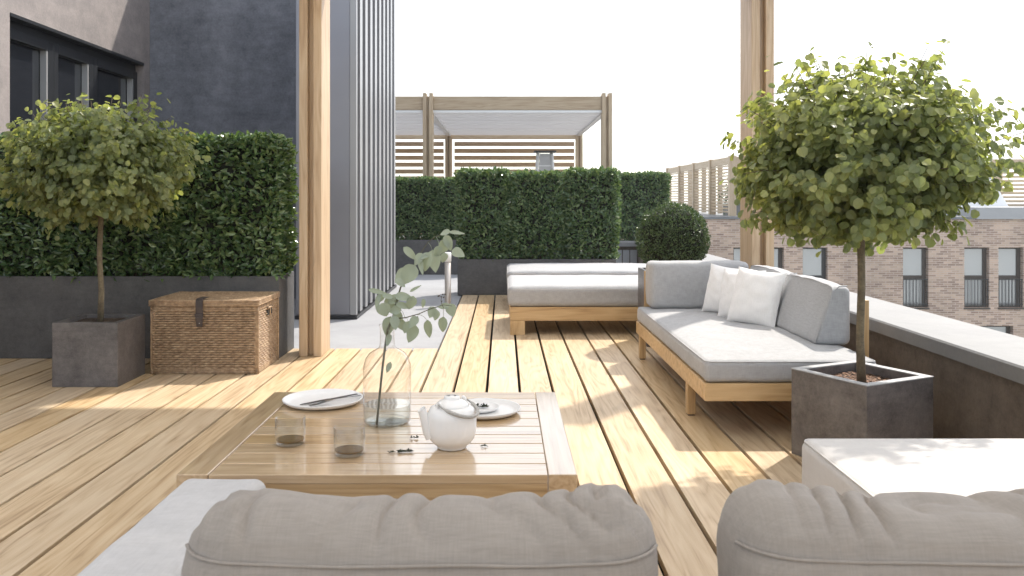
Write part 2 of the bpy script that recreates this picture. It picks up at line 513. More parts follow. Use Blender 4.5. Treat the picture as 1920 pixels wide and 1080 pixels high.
def tag(o, label=None, cat=None, group=None, kind=None):
    if label: o['label'] = label
    if cat: o['category'] = cat
    if group: o['group'] = group
    if kind: o['kind'] = kind
    return o

def thing(name, label, cat, loc=(0, 0, 0), rz=0.0, group=None, world=True):
    """Empty at the thing's base; with world=True its parts are given in world coordinates."""
    o = bpy.data.objects.new(name, None)
    o.empty_display_size = 0.1
    o.location = loc
    o.rotation_euler = (0, 0, rz)
    C.objects.link(o)
    if world:
        WORLD_BASED.add(o.name)
    return tag(o, label, cat, group)

def copy_tree(o, parent=None):
    c = o.copy(); C.objects.link(c)
    if parent is not None:
        c.parent = parent
    for ch in list(o.children):
        copy_tree(ch, c)
    return c

def W(px, py, Y):
    """World point on depth Y that the photograph shows at pixel (px, py)."""
    return Vector(((px - 944) * Y / 1600, Y, EYE - (py - 374) * Y / 1600))

def nz(x, y, z=0.0, s=1.0):
    return noise.noise(Vector((x * s, y * s, z * s)))

def axis_samples(h, r, n):
    b = [-h + r * t for t in (0, 0.12, 0.3, 0.55, 0.8)]
    inner = [-(h - r) + 2 * (h - r) * i / n for i in range(n + 1)]
    return b + inner + [-x for x in b[::-1]]

def cushion_mesh(c, hx, hy, hz, r, puff=0.0, fn=None, n=(14, 10, 4), wob=0.003, seed=0.0, mb=None, side_puff=0.0):
    """Rounded, slightly overstuffed upholstery block centred on c."""
    mb = mb or MB()
    ax = axis_samples(hx, r, n[0]); ay = axis_samples(hy, r, n[1]); az = axis_samples(hz, r, n[2])
    idx = {}; vs = []; fs = []
    def pt(q):
        key = (round(q[0], 5), round(q[1], 5), round(q[2], 5))
        if key in idx:
            return idx[key]
        inn = Vector((max(-(hx - r), min(hx - r, q[0])), max(-(hy - r), min(hy - r, q[1])), max(-(hz - r), min(hz - r, q[2]))))
        d = Vector(q) - inn
        nrm = d.normalized()
        p = inn + nrm * r
        u, v, w = p.x / hx, p.y / hy, p.z / hz
        if puff and p.z > 0:
            p.z += puff * max(0, 1 - u ** 4) * max(0, 1 - v ** 4) * max(0, w)
        if side_puff:
            s = side_puff * max(0, 1 - w * w)
            p.x += s * nrm.x; p.y += s * nrm.y
        k = wob * (nz(p.x, p.y, p.z + seed, 7.0) + 0.5 * nz(p.x, p.y, p.z + seed, 19.0))
        p += nrm * k
        if fn:
            p = fn(p, u, v, w, nrm)
        idx[key] = len(vs)
        vs.append((p.x + c[0], p.y + c[1], p.z + c[2]))
        return idx[key]
    def face(A, B, mk, flip):
        for i in range(len(A) - 1):
            for j in range(len(B) - 1):
                q = [pt(mk(A[i], B[j])), pt(mk(A[i + 1], B[j])), pt(mk(A[i + 1], B[j + 1])), pt(mk(A[i], B[j + 1]))]
                fs.append(tuple(q[::-1] if flip else q))
    face(ax, ay, lambda a, b: (a, b, hz), False); face(ax, ay, lambda a, b: (a, b, -hz), True)
    face(ax, az, lambda a, b: (a, -hy, b), False); face(ax, az, lambda a, b: (a, hy, b), True)
    face(ay, az, lambda a, b: (hx, a, b), False); face(ay, az, lambda a, b: (-hx, a, b), True)
    mb.add(vs, fs)
    return mb

def piping_mesh(c, hx, hy, z, r=0.004, cr=0.03, fn=None):
    pts = []
    for cx, cy, a0 in ((hx - cr, hy - cr, 0), (-hx + cr, hy - cr, 90), (-hx + cr, -hy + cr, 180), (hx - cr, -hy + cr, 270)):
        for k in range(5):
            a = R(a0 + 22.5 * k)
            pts.append(Vector((c[0] + cx + cr * math.cos(a), c[1] + cy + cr * math.sin(a), c[2] + z)))
    pts.append(pts[0])
    full = []
    for a, b in zip(pts[:-1], pts[1:]):
        m = max(1, int((b - a).length / 0.08))
        for k in range(m):
            full.append(a.lerp(b, k / m))
    full.append(pts[-1])
    if fn:
        full = [fn(p) for p in full]
    mb = MB(); mb.tube(full, r, 6)
    return mb

def leaf_poly(mb, p, ax, nrm, ln, wd, fold=0.25, shape='oval', mi=0):
    """One leaf: two halves folded on the midrib."""
    ax = ax.normalized()
    side = ax.cross(nrm)
    if side.length < 1e-4:
        side = ax.orthogonal()
    side.normalize(); up = side.cross(ax)
    if shape == 'round':
        prof = ((0.04, 0.30), (0.38, 0.54), (0.84, 0.37))
    elif shape == 'diamond':
        prof = ((0.28, 0.46), (0.62, 0.42))
    else:
        prof = ((0.16, 0.36), (0.42, 0.5), (0.74, 0.33))
    base = tuple(p); tip = tuple(p + ax * ln - up * ln * 0.08)
    L = [tuple(p + ax * (t * ln) + side * (w * wd) + up * (w * wd * fold * 2)) for t, w in prof]
    Rr = [tuple(p + ax * (t * ln) - side * (w * wd) + up * (w * wd * fold * 2)) for t, w in prof]
    n = len(prof)
    vs = [base] + L + [tip] + Rr
    mb.add(vs, [(0,) + tuple(range(1, n + 2)), (0, n + 1) + tuple(range(2 * n + 1, n + 1, -1))], mi)

# ================================================================== SETTING
g = MB(); g.box(-3000, 3000, -400, 5000, -14.2, -13.2)
tag(g.build('ground', M['ground']), kind='structure')
t = MB(); t.box(-6, 2.30, -3.5, 21.5, -13.1, -0.07)
tag(t.build('terrace_floor', M['subfloor']), kind='structure')
t = MB()
t.box(-6, -0.489, 6.306, 21.5, -0.066, -0.015)
t.box(-0.485, 1.968, 9.86, 21.5, -0.066, -0.015)
tag(t.build('paving', M['paving']), kind='structure')

dk = MB()
rs = random.Random(4)
PITCH, GAP = 0.1905, 0.0165
for k in range(-20, 12):
    x0 = -0.287 + PITCH * k + GAP / 2
    x1 = x0 + PITCH - GAP
    x1 = min(x1, 1.966)
    if x1 - x0 < 0.02:
        continue
    ye = 9.83 if x0 > -0.49 else 6.30
    joints = [-3.2]
    y = -3.2 + rs.uniform(0.8, 4.2)
    joints.append(ye)
    for a, b in zip(joints[:-1], joints[1:]):
        dk.box(x0, x1, a + 0.0015, b - 0.0015, -0.03, 0.0)
tag(dk.build('deck', M['deck'], bevel=0.0016, seg=2), kind='structure')

# ------------------------------------------------------------------ left building with the sliding window
bld = thing('terrace_house', 'dark plastered house corner with a wide black framed window above the left hedge', 'building', (-3.98, 9.6, 0))
wx, wy, H = -3.98, 9.6, 4.1
Y0, Y1, Z0, Z1 = 6.88, 9.44, 0.06, 2.61
w = MB()
w.box(wx - 0.3, wx, 3.0, Y0, -0.07, H)
w.box(wx - 0.3, wx, Y1, wy + 0.3, -0.07, H)
w.box(wx - 0.3, wx, Y0, Y1, Z1, H)
w.box(wx - 0.3, wx, Y0, Y1, -0.07, Z0)
side = w.build('side_wall', M['wall_side'], bld)
w = MB(); w.box(wx + 0.001, -1.93, wy, wy + 0.3, -0.07, H)
w.build('end_wall', M['wall_dark'], bld)
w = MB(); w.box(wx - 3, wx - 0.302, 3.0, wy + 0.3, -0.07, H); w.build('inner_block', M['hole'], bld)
fr = MB()
xa, xb = wx - 0.19, wx - 0.09
fr.box(xa, xb, Y0, Y1, Z1 - 0.10, Z1 - 0.001); fr.box(xa, xb, Y0, Y1, Z0 + 0.001, Z0 + 0.08)
fr.box(xa, xa + 0.01, Y0, Y0 + 0.02, Z0 + 0.0805, Z1 - 0.1005); fr.v[16:20] = [(x, y, Z0 + 0.08) for x, y, z in fr.v[16:20]]; fr.v[20:24] = [(x, y, Z1 - 0.10) for x, y, z in fr.v[20:24]]
win = fr.build('window', M['frame_dark'], bld, bevel=0.004)
for (a, b) in ((6.88, 7.69), (7.69, 8.44), (8.44, 9.44)):
    s = MB()
    z0, z1 = Z0 + 0.08, Z1 - 0.102
    x0, x1 = xa + 0.015, xb + 0.02
    s.box(x0, x1, a + 0.002, a + 0.075, z0, z1); s.box(x0, x1, b - 0.085, b - 0.002, z0, z1)
    s.box(x0, x1, a + 0.076, b - 0.086, z1 - 0.085, z1); s.box(x0, x1, a + 0.076, b - 0.086, z0, z0 + 0.085)
    s.build('sash', M['frame_dark'], win, bevel=0.003)
    p = MB(); p.box(xa + 0.04, xa + 0.05, a + 0.07, b - 0.08, z0 + 0.08, z1 - 0.08); p.build('pane', M['pane_dark'], win)
    p = MB(); p.box(xa + 0.055, xb + 0.012, b - 0.115, b - 0.0865, z0 + 0.086, z1 - 0.086); p.build('edge_strip', M['alu'], win)  # narrow pale strip along one side of each pane
rv = MB(); rv.box(wx - 0.2, wx - 0.001, Y1 + 0.001, Y1 + 0.02, Z0, Z1)
rv.box(wx - 0.085, wx + 0.006, Y0 + 0.002, Y1 - 0.002, Z1 - 0.03, Z1 - 0.002)
rv.build('head_profile', M['frame_dark'], win)

# ------------------------------------------------------------------ ribbed metal tower
tw = thing('stair_tower', 'tall grey metal tower with a smooth front and ribbed side beside the wooden post', 'tower', (-1.65, 9.4, 0))
TX0, TX1, TY0, TY1, TH = -1.925, -1.37, 7.93, 10.86, 4.4
c = MB(); c.box(TX0, TX1 - 0.057, TY0 + 0.012, TY1, 0.02, TH); c.build('body', M['tower_metal'], tw)
c = MB(); c.box(TX0 - 0.004, TX1 - 0.058, TY0, TY0 + 0.010, 0.03, TH); c.build('front_panel', M['tower_metal'], tw, bevel=0.003)
c = MB(); c.box(TX1 - 0.0565, TX1 + 0.004, TY0 - 0.004, TY0 + 0.055, 0.025, TH); c.build('corner_trim', M['rib_metal'], tw, bevel=0.004)
c = MB(); y = TY0 + 0.057; pitch = (TY1 - TY0 - 0.08) / 9.0
prof = []
for k in range(9):
    a = y + k * pitch
    prof += [(TX1 - 0.055, a), (TX1 - 0.055, a + 0.160), (TX1, a + 0.168), (TX1, a + pitch - 0.012)]
prof.append((TX1 - 0.055, TY1))
vs = []
for (px, py) in prof:
    vs += [(px, py, 0.03), (px, py, TH)]
fs = [(2 * i, 2 * i + 2, 2 * i + 3, 2 * i + 1) for i in range(len(prof) - 1)]
c.add(vs, fs); c.mi = [1 if i % 4 in (0, 1) else 0 for i in range(len(fs))]; c.build('ribbed_cladding', [M['rib_metal'], M['groove_metal']], tw)
c = MB(); c.box(TX0 - 0.01, TX1 + 0.01, TY0 - 0.012, TY1 + 0.01, -0.012, 0.018); c.build('base_profile', M['frame_dark'], tw)

# ------------------------------------------------------------------ parapet
pw = thing('parapet_wall', 'low brown parapet wall with a wide pale metal coping beside the corner sofa', 'parapet', (2.1, 5, 0))
b = MB(); b.box(1.97, 2.30, -3.4, 12.9, -0.07, 0.412); b.box(1.62, 1.968, 12.52, 12.9, -0.07, 0.412); b.build('wall', M['parapet'], pw)
b = MB()
prof = [(1.93, 0.413), (1.93, 0.470), (1.938, 0.478), (2.362, 0.472), (2.37, 0.464), (2.37, 0.413)]
vs = []
for yy in (-3.45, 12.45):
    vs += [(x, yy, z) for x, z in prof]
n = len(prof)
fs = [(i, i + n, (i + 1) % n + n, (i + 1) % n) for i in range(n)] + [tuple(range(n))[::-1], tuple(range(n, 2 * n))]
b.add(vs, [f[::-1] for f in fs])
b.box(1.56, 2.37, 12.452, 12.95, 0.413, 0.474)
b.build('coping', M['cap'], pw)
for k in range(3):
    pp = MB(); pp.box(1.64 + k * 0.11, 1.735 + k * 0.11, 12.505, 12.519, 0.0, 0.36)
    pp.build('panel', M['coping_light'], pw)

# ------------------------------------------------------------------ pergola this terrace
def post(mb_list, x0, x1, y0, y1, z0, z1):
    """Two planks with a recessed core between them."""
    wdt = x1 - x0
    t = wdt * 0.37
    mb_list[0].box(x0, x0 + t, y0, y1, z0, z1)
    mb_list[0].box(x1 - t, x1, y0, y1, z0, z1)
    mb_list[0].box(x0 + t, x1 - t, y0 + 0.055, y1 - 0.03, z0, z1 - 0.05)

near = thing('pergola', 'near timber pergola whose two tall posts frame the view of the terrace', 'pergola', (0.2, 3.5, 0))
for x0 in (-1.432, 1.738):
    q = MB(); post([q], x0, x0 + 0.158, 5.975, 6.27, 0.0, 2.92); q.build('post', M['post_z'], near, bevel=0.004)
for x0 in (-1.432, 1.738):
    q = MB(); post([q], x0, x0 + 0.158, -2.6, -2.3, 0.0, 2.92); q.build('post', M['post_z'], near, bevel=0.004)
q = MB(); q.box(-1.27, 1.736, 6.03, 6.10, 2.54, 2.76); q.box(-1.8, -1.434, 6.03, 6.10, 2.54, 2.76); q.build('beam', M['post_x'], near, bevel=0.003)
q = MB(); q.box(1.46, 1.52, -2.5, 6.028, 2.54, 2.74); q.build('beam', M['post_y'], near, bevel=0.003)
q = MB(); q.box(-1.80, -1.74, -2.5, 6.028, 2.54, 2.74); q.build('beam', M['post_y'], near, bevel=0.003)
q = MB()
for k in range(28):
    y = -2.45 + k * 0.30
    q.box(-1.738, 1.458, y, y + 0.297, 2.60 - 0.012 * (k % 2), 2.612 - 0.012 * (k % 2))
q.build('roof_canopy', M['canopy'], near)
q = MB()  # unseen extra roof panel, added to shade the right foreground cushion
for k in range(18):
    y = -2.45 + k * 0.30
    q.box(1.522, 2.30, y, y + 0.297, 2.60 - 0.012 * (k % 2), 2.612 - 0.012 * (k % 2))
q.build('roof_canopy', M['canopy'], near)

# ------------------------------------------------------------------ pergola on the neighbouring terrace
far = thing('pergola', 'far timber pergola with white roof slats and a slatted back screen above the hedges', 'pergola', (0.2, 16, 0))
FY, BY = 14.0, 19.2
for x0 in (-4.3, -1.325, 1.62):
    q = MB(); post([q], x0, x0 + 0.165, FY, FY + 0.22, -0.015, 2.85); q.build('post', M['far_wood_z'], far, bevel=0.004)
    q = MB(); post([q], x0 + 0.01, x0 + 0.165, BY, BY + 0.2, -0.015, 2.62); q.build('post', M['far_wood_z'], far, bevel=0.004)
for a, b_ in ((-4.13, -1.327), (-1.158, 1.618)):
    q = MB(); q.box(a, b_, FY + 0.05, FY + 0.11, 2.575, 2.80); q.build('beam', M['far_wood_x'], far, bevel=0.003)
    q = MB(); q.box(a, b_, FY + 0.06, FY + 0.10, 2.53, 2.572); q.build('gutter', M['white_metal'], far)
    q = MB()
    n = 17
    for k in range(n):
        y = FY + 0.16 + k * (BY - FY - 0.2) / n
        q.box((a + 0.03) if a < -2 else -1.183, -1.277 if b_ < 0 else 1.643, y, y + 0.285, 2.545 + 0.006 * (k % 2), 2.57 + 0.006 * (k % 2))
    q.build('roof_slats', M['far_canopy'], far)
    q = MB()
    for k in range(15):
        z = 2.40 - k * 0.155
        q.box(a + 0.05, b_ - 0.02, BY + 0.05, BY + 0.078, z - 0.098, z)
    q.build('back_screen', M['screen_wood'], far)
q = MB(); q.box(-4.2, 1.75, BY + 0.04, BY + 0.09, 2.46, 2.60); q.build('beam', M['far_wood_x'], far)
for x in (-1.275, 1.645):
    q = MB(); q.box(x, x + 0.09, FY + 0.225, BY - 0.01, 2.53, 2.66); q.build('side_rail', M['white_metal'], far)

ht = thing('patio_heater', 'slim white tapered patio heater with a flat dark top under the far pergola', 'heater', (0.73, 15.6, 0))
hx, hy = 0.755, 15.6
px = 15.6 / 1600
for sx in (-1, 1):
    for sy in (-1, 1):
        q = MB(); q.tube([(hx + sx * 0.24, hy + sy * 0.24, -0.015), (hx + sx * 0.125, hy + sy * 0.125, 1.955)], 0.026, 8); q.build('leg', M['white_metal'], ht, smooth=True)
q = MB(); q.box(hx - 0.20, hx + 0.20, hy - 0.20, hy + 0.20, 1.957, 1.985); q.build('top_plate', M['frame_dark'], ht, bevel=0.005)
q = MB(); q.box(hx - 0.135, hx + 0.135, hy - 0.135, hy + 0.135, 1.70, 1.72); q.build('shelf', M['white_metal'], ht, bevel=0.003)
q = MB(); q.add([(hx - .15, hy - .162, .95), (hx + .15, hy - .162, .95), (hx + .098, hy - .126, 1.93), (hx - .098, hy - .126, 1.93), (hx - .15, hy - .157, .95), (hx + .15, hy - .157, .95), (hx + .098, hy - .121, 1.93), (hx - .098, hy - .121, 1.93)], [(0, 1, 2, 3), (7, 6, 5, 4), (0, 4, 5, 1), (1, 5, 6, 2), (2, 6, 7, 3), (3, 7, 4, 0)])
q.build('guard_panel', M['heater_panel'], ht)
q = MB(); q.box(hx - 0.20, hx + 0.20, hy - 0.20, hy + 0.20, 0.45, 0.90); q.build('burner_box', M['white_metal'], ht, bevel=0.01)
q = MB(); q.lathe([(0.085, 0), (0.085, 0.9)], (hx, hy, 0.91), 24); q.build('flame_tube', M['vase_glass'], ht, smooth=True)

# ------------------------------------------------------------------ brick building across the street
bb = thing('brick_building', 'buff brick apartment building with tall barred windows across the street', 'building', (12, 30, -13.2))
BYF, BZ = 26.0, 0.50
K = BYF / 1600
def bx(px): return (px - 944) * K
def bz(py): return EYE - (py - 374) * K
wins = [(bx(a), bx(b), bz(577), bz(464)) for a, b in ((1375, 1419), (1426, 1470), (1505, 1552), (1693, 1741), (1808, 1855), (1872, 1919), (1990, 2037), (2120, 2167))]
lows = [(bx(a), bx(b), bz(724), bz(611)) for a, b in ((1375, 1470), (1560, 1607), (1693, 1741), (1822, 1900), (1990, 2037))]
XL, XR = bx(1150), bx(2420)
holes = sorted(wins) ; holes2 = sorted(lows)
wl = MB()
def row(z0, z1, hs):
    x = XL
    for a, b_, c0, c1 in hs:
        wl.box(x, a, BYF, BYF + 0.35, z0, z1); x = b_
    wl.box(x, XR, BYF, BYF + 0.35, z0, z1)
zt, zb = wins[0][3], wins[0][2]
zt2, zb2 = lows[0][3], lows[0][2]
wl.box(XL, XR, BYF, BYF + 0.35, zt, BZ)
row(zb, zt, holes)
wl.box(XL, XR, BYF, BYF + 0.35, zt2, zb)
row(zb2, zt2, holes2)
wl.box(XL, XR, BYF, BYF + 0.35, -13.2, zb2)
wl.box(XL, XL + 0.35, BYF + 0.352, BYF + 14, -13.2, BZ)
wl.build('wall', M['brick'], bb)
q = MB(); q.box(XL + 0.36, XR, BYF + 0.9, BYF + 14, -13.2, BZ - 0.02); q.build('core', M['hole'], bb)
q = MB(); q.box(XL - 0.04, bx(1828), BYF - 0.05, BYF + 14, BZ + 0.001, BZ + 0.075); q.build('roof', M['coping'], bb)
q = MB(); q.box(bx(1828) + 0.002, XR, BYF - 0.09, BYF + 14, BZ + 0.001, BZ + 0.36); q.build('roof_upstand', M['coping_light'], bb)
for i, (a, b_, z0, z1) in enumerate(holes + holes2):
    f = MB(); t_ = 0.055; ya, yb = BYF + 0.16, BYF + 0.24
    f.box(a + 0.001, a + t_, ya, yb, z0, z1 - 0.001); f.box(b_ - t_ - 0.06, b_ - 0.001, ya, yb, z0, z1 - 0.001)
    zm = z0 + (z1 - z0) * 0.49
    f.box(a + t_, b_ - t_ - 0.06, ya, yb, z1 - t_, z1 - 0.001); f.box(a + t_, b_ - t_ - 0.06, ya, yb, z0 + 0.001, z0 + t_)
    f.box(a + t_, b_ - t_ - 0.06, ya + 0.01, yb, zm - 0.07, zm + 0.07)
    f.box(a - 0.02, b_ + 0.02, BYF - 0.03, BYF + 0.16, z0 - 0.045, z0 - 0.001)
    wo = f.build('window', M['bronze'] if i != 2 else M['frame_dark'], bb)
    p = MB(); p.box(a + t_, b_ - t_ - 0.06, ya + 0.03, ya + 0.04, zm + 0.07, z1 - t_); p.build('pane', M['pane_city'], wo)
    p = MB(); p.box(a + t_, b_ - t_ - 0.06, ya + 0.03, ya + 0.04, z0 + t_, zm - 0.07); p.build('pane', M['pane_city'], wo)
    if i < len(holes):
        rl = MB(); rz = z0 + (z1 - z0) * 0.46
        rl.box(a + 0.004, b_ - 0.004, BYF + 0.03, BYF + 0.06, rz, rz + 0.03); rl.box(a + 0.004, b_ - 0.004, BYF + 0.03, BYF + 0.06, z0 + 0.09, z0 + 0.115)
        nb = 8
        for k in range(nb):
            x = a + 0.03 + (b_ - a - 0.06) * k / (nb - 1)
            rl.box(x - 0.008, x + 0.008, BYF + 0.037, BYF + 0.053, z0 + 0.02, rz)
        rl.build('railing', M['frame_dark'], wo)

# roof pergola with slatted side, seen obliquely
rp = thing('roof_pergola', 'pale slatted timber pergola on the brick building roof left of the right post', 'pergola', (8, 32, BZ))
RX, RY1, RY2, RZ0, RZ1 = 7.15, 27.0, 37.4, BZ + 0.08, 2.47
ys = [RY1 + (RY2 - RY1) * k / 4 for k in range(5)]
for k, y in enumerate(ys):
    q = MB(); q.box(RX - 0.02, RX + 0.20, y - 0.08, y + 0.10, RZ0, RZ1); q.build('post', M['far_wood_z'], rp)
    q = MB(); q.box(RX + 0.95, RX + 1.1, y - 0.08, y + 0.10, RZ0, RZ1); q.build('post', M['far_wood_z'], rp)
for k in range(4):
    q = MB()
    for j in range(15):
        z = RZ0 + 0.10 + j * 0.105
        q.box(RX + 0.04, RX + 0.075, ys[k] + 0.10, ys[k + 1] - 0.08, z, z + 0.05)
    q.build('slat_screen', M['far_wood_y'], rp)
    q = MB(); q.box(RX + 0.03, RX + 0.1, ys[k] + 0.101, ys[k + 1] - 0.081, RZ1 - 0.25, RZ1 - 0.02); q.build('beam', M['far_wood_y'], rp)
q = MB(); q.box(RX + 0.2, RX + 0.95, RY1 - 0.05, RY1 + 0.02, RZ1 - 0.26, RZ1 - 0.02); q.build('beam', M['far_wood_x'], rp)
q = MB(); q.box(RX - 0.03, RX + 1.1, RY1 - 0.1, RY2 + 0.12, RZ1 + 0.001, RZ1 + 0.05); q.build('roof', M['canopy'], rp)

# second roof pergola and white rooflight to the right
rp2 = thing('roof_pergola', 'timber slatted pergola on the brick building roof right of the big tree crown', 'pergola', (17, 30, BZ))
KX = 30.0 / 1600
x0, x1 = (1868 - 944) * KX, (2060 - 944) * KX
for x in (x0, (x0 + x1) / 2, x1):
    q = MB(); q.box(x, x + 0.18, 30.0, 30.2, BZ + 0.08, EYE + (374 - 300) * KX); q.build('post', M['far_wood_z'], rp2)
    q = MB(); q.box(x, x + 0.18, 33.0, 33.2, BZ + 0.08, EYE + (374 - 300) * KX); q.build('post', M['far_wood_z'], rp2)
q = MB(); q.box(x0 - 0.2, x1 + 0.3, 29.93, 29.998, EYE + (374 - 318) * KX, EYE + (374 - 299) * KX); q.build('beam', M['far_wood_x'], rp2)
q = MB()
for j in range(12):
    z = EYE + (374 - 326 - j * 7.6) * KX
    if z > BZ + 0.1:
        q.box(x0 + 0.181, x1, 30.06, 30.09, z, z + 0.075)
q.build('slat_screen', M['far_wood_x'], rp2)
q = MB(); q.box(x0 - 0.2, x1 + 0.3, 29.9, 33.3, EYE + (374 - 298.5) * KX, EYE + (374 - 294) * KX); q.build('roof', M['canopy'], rp2)
rl = thing('rooflight', 'white sloping rooflight box behind the right hand tree crown on the brick building', 'rooflight', (15, 28, BZ))
q = MB(); k2 = 28.0 / 1600
xa, xb, xc, xd = (1700 - 944) * k2, (1902 - 944) * k2, (1868 - 944) * k2, (1760 - 944) * k2
za, zb_ = BZ + 0.08, EYE + (374 - 318) * k2
q.add([(xa, 28, za), (xb, 28, za), (xb, 29.8, za), (xa, 29.8, za), (xd, 28.5, zb_), (xc, 28.5, zb_), (xc, 29.6, zb_), (xd, 29.6, zb_)],
      [(0, 3, 2, 1), (4, 5, 6, 7), (0, 1, 5, 4), (1, 2, 6, 5), (2, 3, 7, 6), (3, 0, 4, 7)])
q.build('rooflight_body', M['white_wall'], rl, bevel=0.03)

# ================================================================== PLANTING
def shell(mb, x0, x1, y0, y1, z0, z1, t, rim_mi=0):
    o = [(x0, y0), (x1, y0), (x1, y1), (x0, y1)]; i_ = [(x0 + t, y0 + t), (x1 - t, y0 + t), (x1 - t, y1 - t), (x0 + t, y1 - t)]
    vs = [(a, b, z0) for a, b in o] + [(a, b, z1) for a, b in o] + [(a, b, z1) for a, b in i_] + [(a, b, z0 + .05) for a, b in i_]
    k0 = len(mb.v); mb.v.extend(vs)
    for k in range(4):
        j = (k + 1) % 4
        for f, mi in (((k, j, 4 + j, 4 + k), 0), ((4 + k, 4 + j, 8 + j, 8 + k), rim_mi), ((8 + k, 8 + j, 12 + j, 12 + k), 0)):
            mb.f.append(tuple(q + k0 for q in f)); mb.mi.append(mi)
    for f in ((3, 2, 1, 0), (12, 13, 14, 15)):
        mb.f.append(tuple(q + k0 for q in f)); mb.mi.append(0)

def trough(name, label, x0, x1, y0, y1, z1, mat, group=None, t=0.03, soil=0.06, soilmat='soil', z0=0.0):
    th = thing(name, label, 'planter', ((x0 + x1) / 2, (y0 + y1) / 2, z0), group=group)
    m = MB()
    shell(m, x0, x1, y0, y1, z0, z1, t)
    m.build('box', mat, th, bevel=0.004)
    s = MB()
    nx, ny = max(8, int((x1 - x0) / 0.05)), max(8, int((y1 - y0) / 0.05))
    vs = []
    for j in range(ny + 1):
        for i in range(nx + 1):
            x = x0 + t + (x1 - x0 - 2 * t) * i / nx; y = y0 + t + (y1 - y0 - 2 * t) * j / ny
            vs.append((x, y, z1 - soil + 0.015 * nz(x, y, 0, 9)))
    fs = [(j * (nx + 1) + i, j * (nx + 1) + i + 1, (j + 1) * (nx + 1) + i + 1, (j + 1) * (nx + 1) + i) for j in range(ny) for i in range(nx)]
    s.add(vs, fs); s.build('soil', M[soilmat], th, smooth=True)
    return th

trough('planter_box', 'long dark cement trough under the left hedge, behind the wicker chest', -3.92, -1.55, 5.90, 6.32, 0.569, M['planter'])
trough('planter_box', 'dark cement trough behind the two pale daybeds under the three block hedge', -0.53, 1.30, 9.84, 10.32, 0.41, M['planter'])
trough('planter_box', 'dark trough at the far end of the paving under the rear hedge', -3.2, 1.52, 12.66, 13.1, 0.50, M['planter'], z0=-0.015)
trough('planter_box', 'dark trough outside the far parapet corner under the rightmost rear hedge', 1.53, 2.56, 13.0, 13.44, 0.45, M['planter'], z0=-0.065)

def hedge_mesh(seed, w, d, z0, z1, nleaf, stems=True):
    rs = random.Random(seed)
    mb = MB()
    hz = z1 - z0
    A = [(w * hz, 'f'), (w * hz, 'b'), (d * hz, 'l'), (d * hz, 'r'), (w * d * 1.3, 't'), (w * d * 0.5, 'u')]
    tot = sum(a for a, _ in A)
    # clump field: whole sprays of leaves share a depth and lean
    for a, s in A:
        n = int(nleaf * a / tot)
        for _ in range(n):
            u = rs.random(); v = rs.random()
            dep = abs(rs.gauss(0, 0.045))
            if s in 'fb':
                sg = -1 if s == 'f' else 1
                p = Vector(((u - 0.5) * w, sg * (d / 2), z0 + v * hz)); nr = Vector((0, sg, 0))
            elif s in 'lr':
                sg = -1 if s == 'l' else 1
                p = Vector((sg * w / 2, (u - 0.5) * d, z0 + v * hz)); nr = Vector((sg, 0, 0))
            else:
                sg = 1 if s == 't' else -1
                p = Vector(((u - 0.5) * w, (v - 0.5) * d, z1 if sg > 0 else z0)); nr = Vector((0, 0, sg))
            bulge = 0.035 * nz(p.x + seed * 3.1, p.y, p.z, 5.5) + 0.02 * nz(p.x + seed, p.y, p.z, 14)
            zz = (p.z - z0) / hz
            if zz < 0.16:
                dep += (0.16 - zz) * 0.25 * rs.random()
                if rs.random() < (0.16 - zz) * 3.4:
                    continue
            # rounded upper edges
            ex = max(0, abs(p.x) - (w / 2 - 0.065)) / 0.065; ez = max(0, p.z - (z1 - 0.06)) / 0.06
            rd = 0.03 * (ex * ez) + (0.075 * ex * ex if s in 'fbt' else 0) + (0.02 * (max(0, abs(p.y) - (d / 2 - 0.05)) / 0.05) ** 2 if s in 'lrt' else 0)
            p = p + nr * (bulge - dep - rd)
            if s == 't' and rs.random() < 0.12:
                p.z += rs.random() * 0.035
            ax = (nr * 0.45 + Vector((rs.gauss(0, 1), rs.gauss(0, 1), rs.gauss(0.35, 0.8))) * 0.6)
            nm = (nr * 0.8 + Vector((rs.gauss(0, .55), rs.gauss(0, .55), rs.gauss(0.55, .5))))
            ln = rs.uniform(0.034, 0.062)
            leaf_poly(mb, p, ax, nm, ln, ln * 0.50, 0.16, 'diamond')
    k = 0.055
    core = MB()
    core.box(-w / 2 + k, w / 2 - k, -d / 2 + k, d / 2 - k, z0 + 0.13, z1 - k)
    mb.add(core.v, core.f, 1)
    st = MB()
    for i in range(7):
        x = rs.uniform(-w / 2 + 0.06, w / 2 - 0.06); y = rs.uniform(-d / 2 + 0.06, d / 2 - 0.06)
        top = Vector((x + rs.uniform(-.08, .08), y * 0.8, z0 + 0.3))
        st.tube([(x * 0.9, y * 0.7, -0.02), ((x + top.x) / 2, y * 0.8, z0 + 0.1), top], [0.011, 0.009, 0.006], 6)
        for j in range(3):
            b = Vector((x * 0.95, y * 0.75, z0 + 0.02 + 0.03 * j)); e = b + Vector((rs.uniform(-.12, .12), rs.uniform(-.08, .08), rs.uniform(.08, .16)))
            st.tube([b, e], [0.005, 0.003], 5)
    return mb, st

def add_hedge(proto, x, y, z, w_scale, h_scale, label, group, flip=False):
    if proto['o'] is None:
        h = thing('hedge_shrub', label, 'hedge', (x, y, z), group=group, world=False)
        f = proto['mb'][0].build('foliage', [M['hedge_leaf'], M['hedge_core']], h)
        proto['mb'][1].build('stems', M['twig'], h)
        proto['o'] = h
    else:
        h = copy_tree(proto['o'])
        h['label'] = label; h['group'] = group
        h.location = (x, y, z)
    h.scale = (w_scale, 1.0, h_scale)
    h.rotation_euler = (0, 0, PI if flip else 0)
    return h

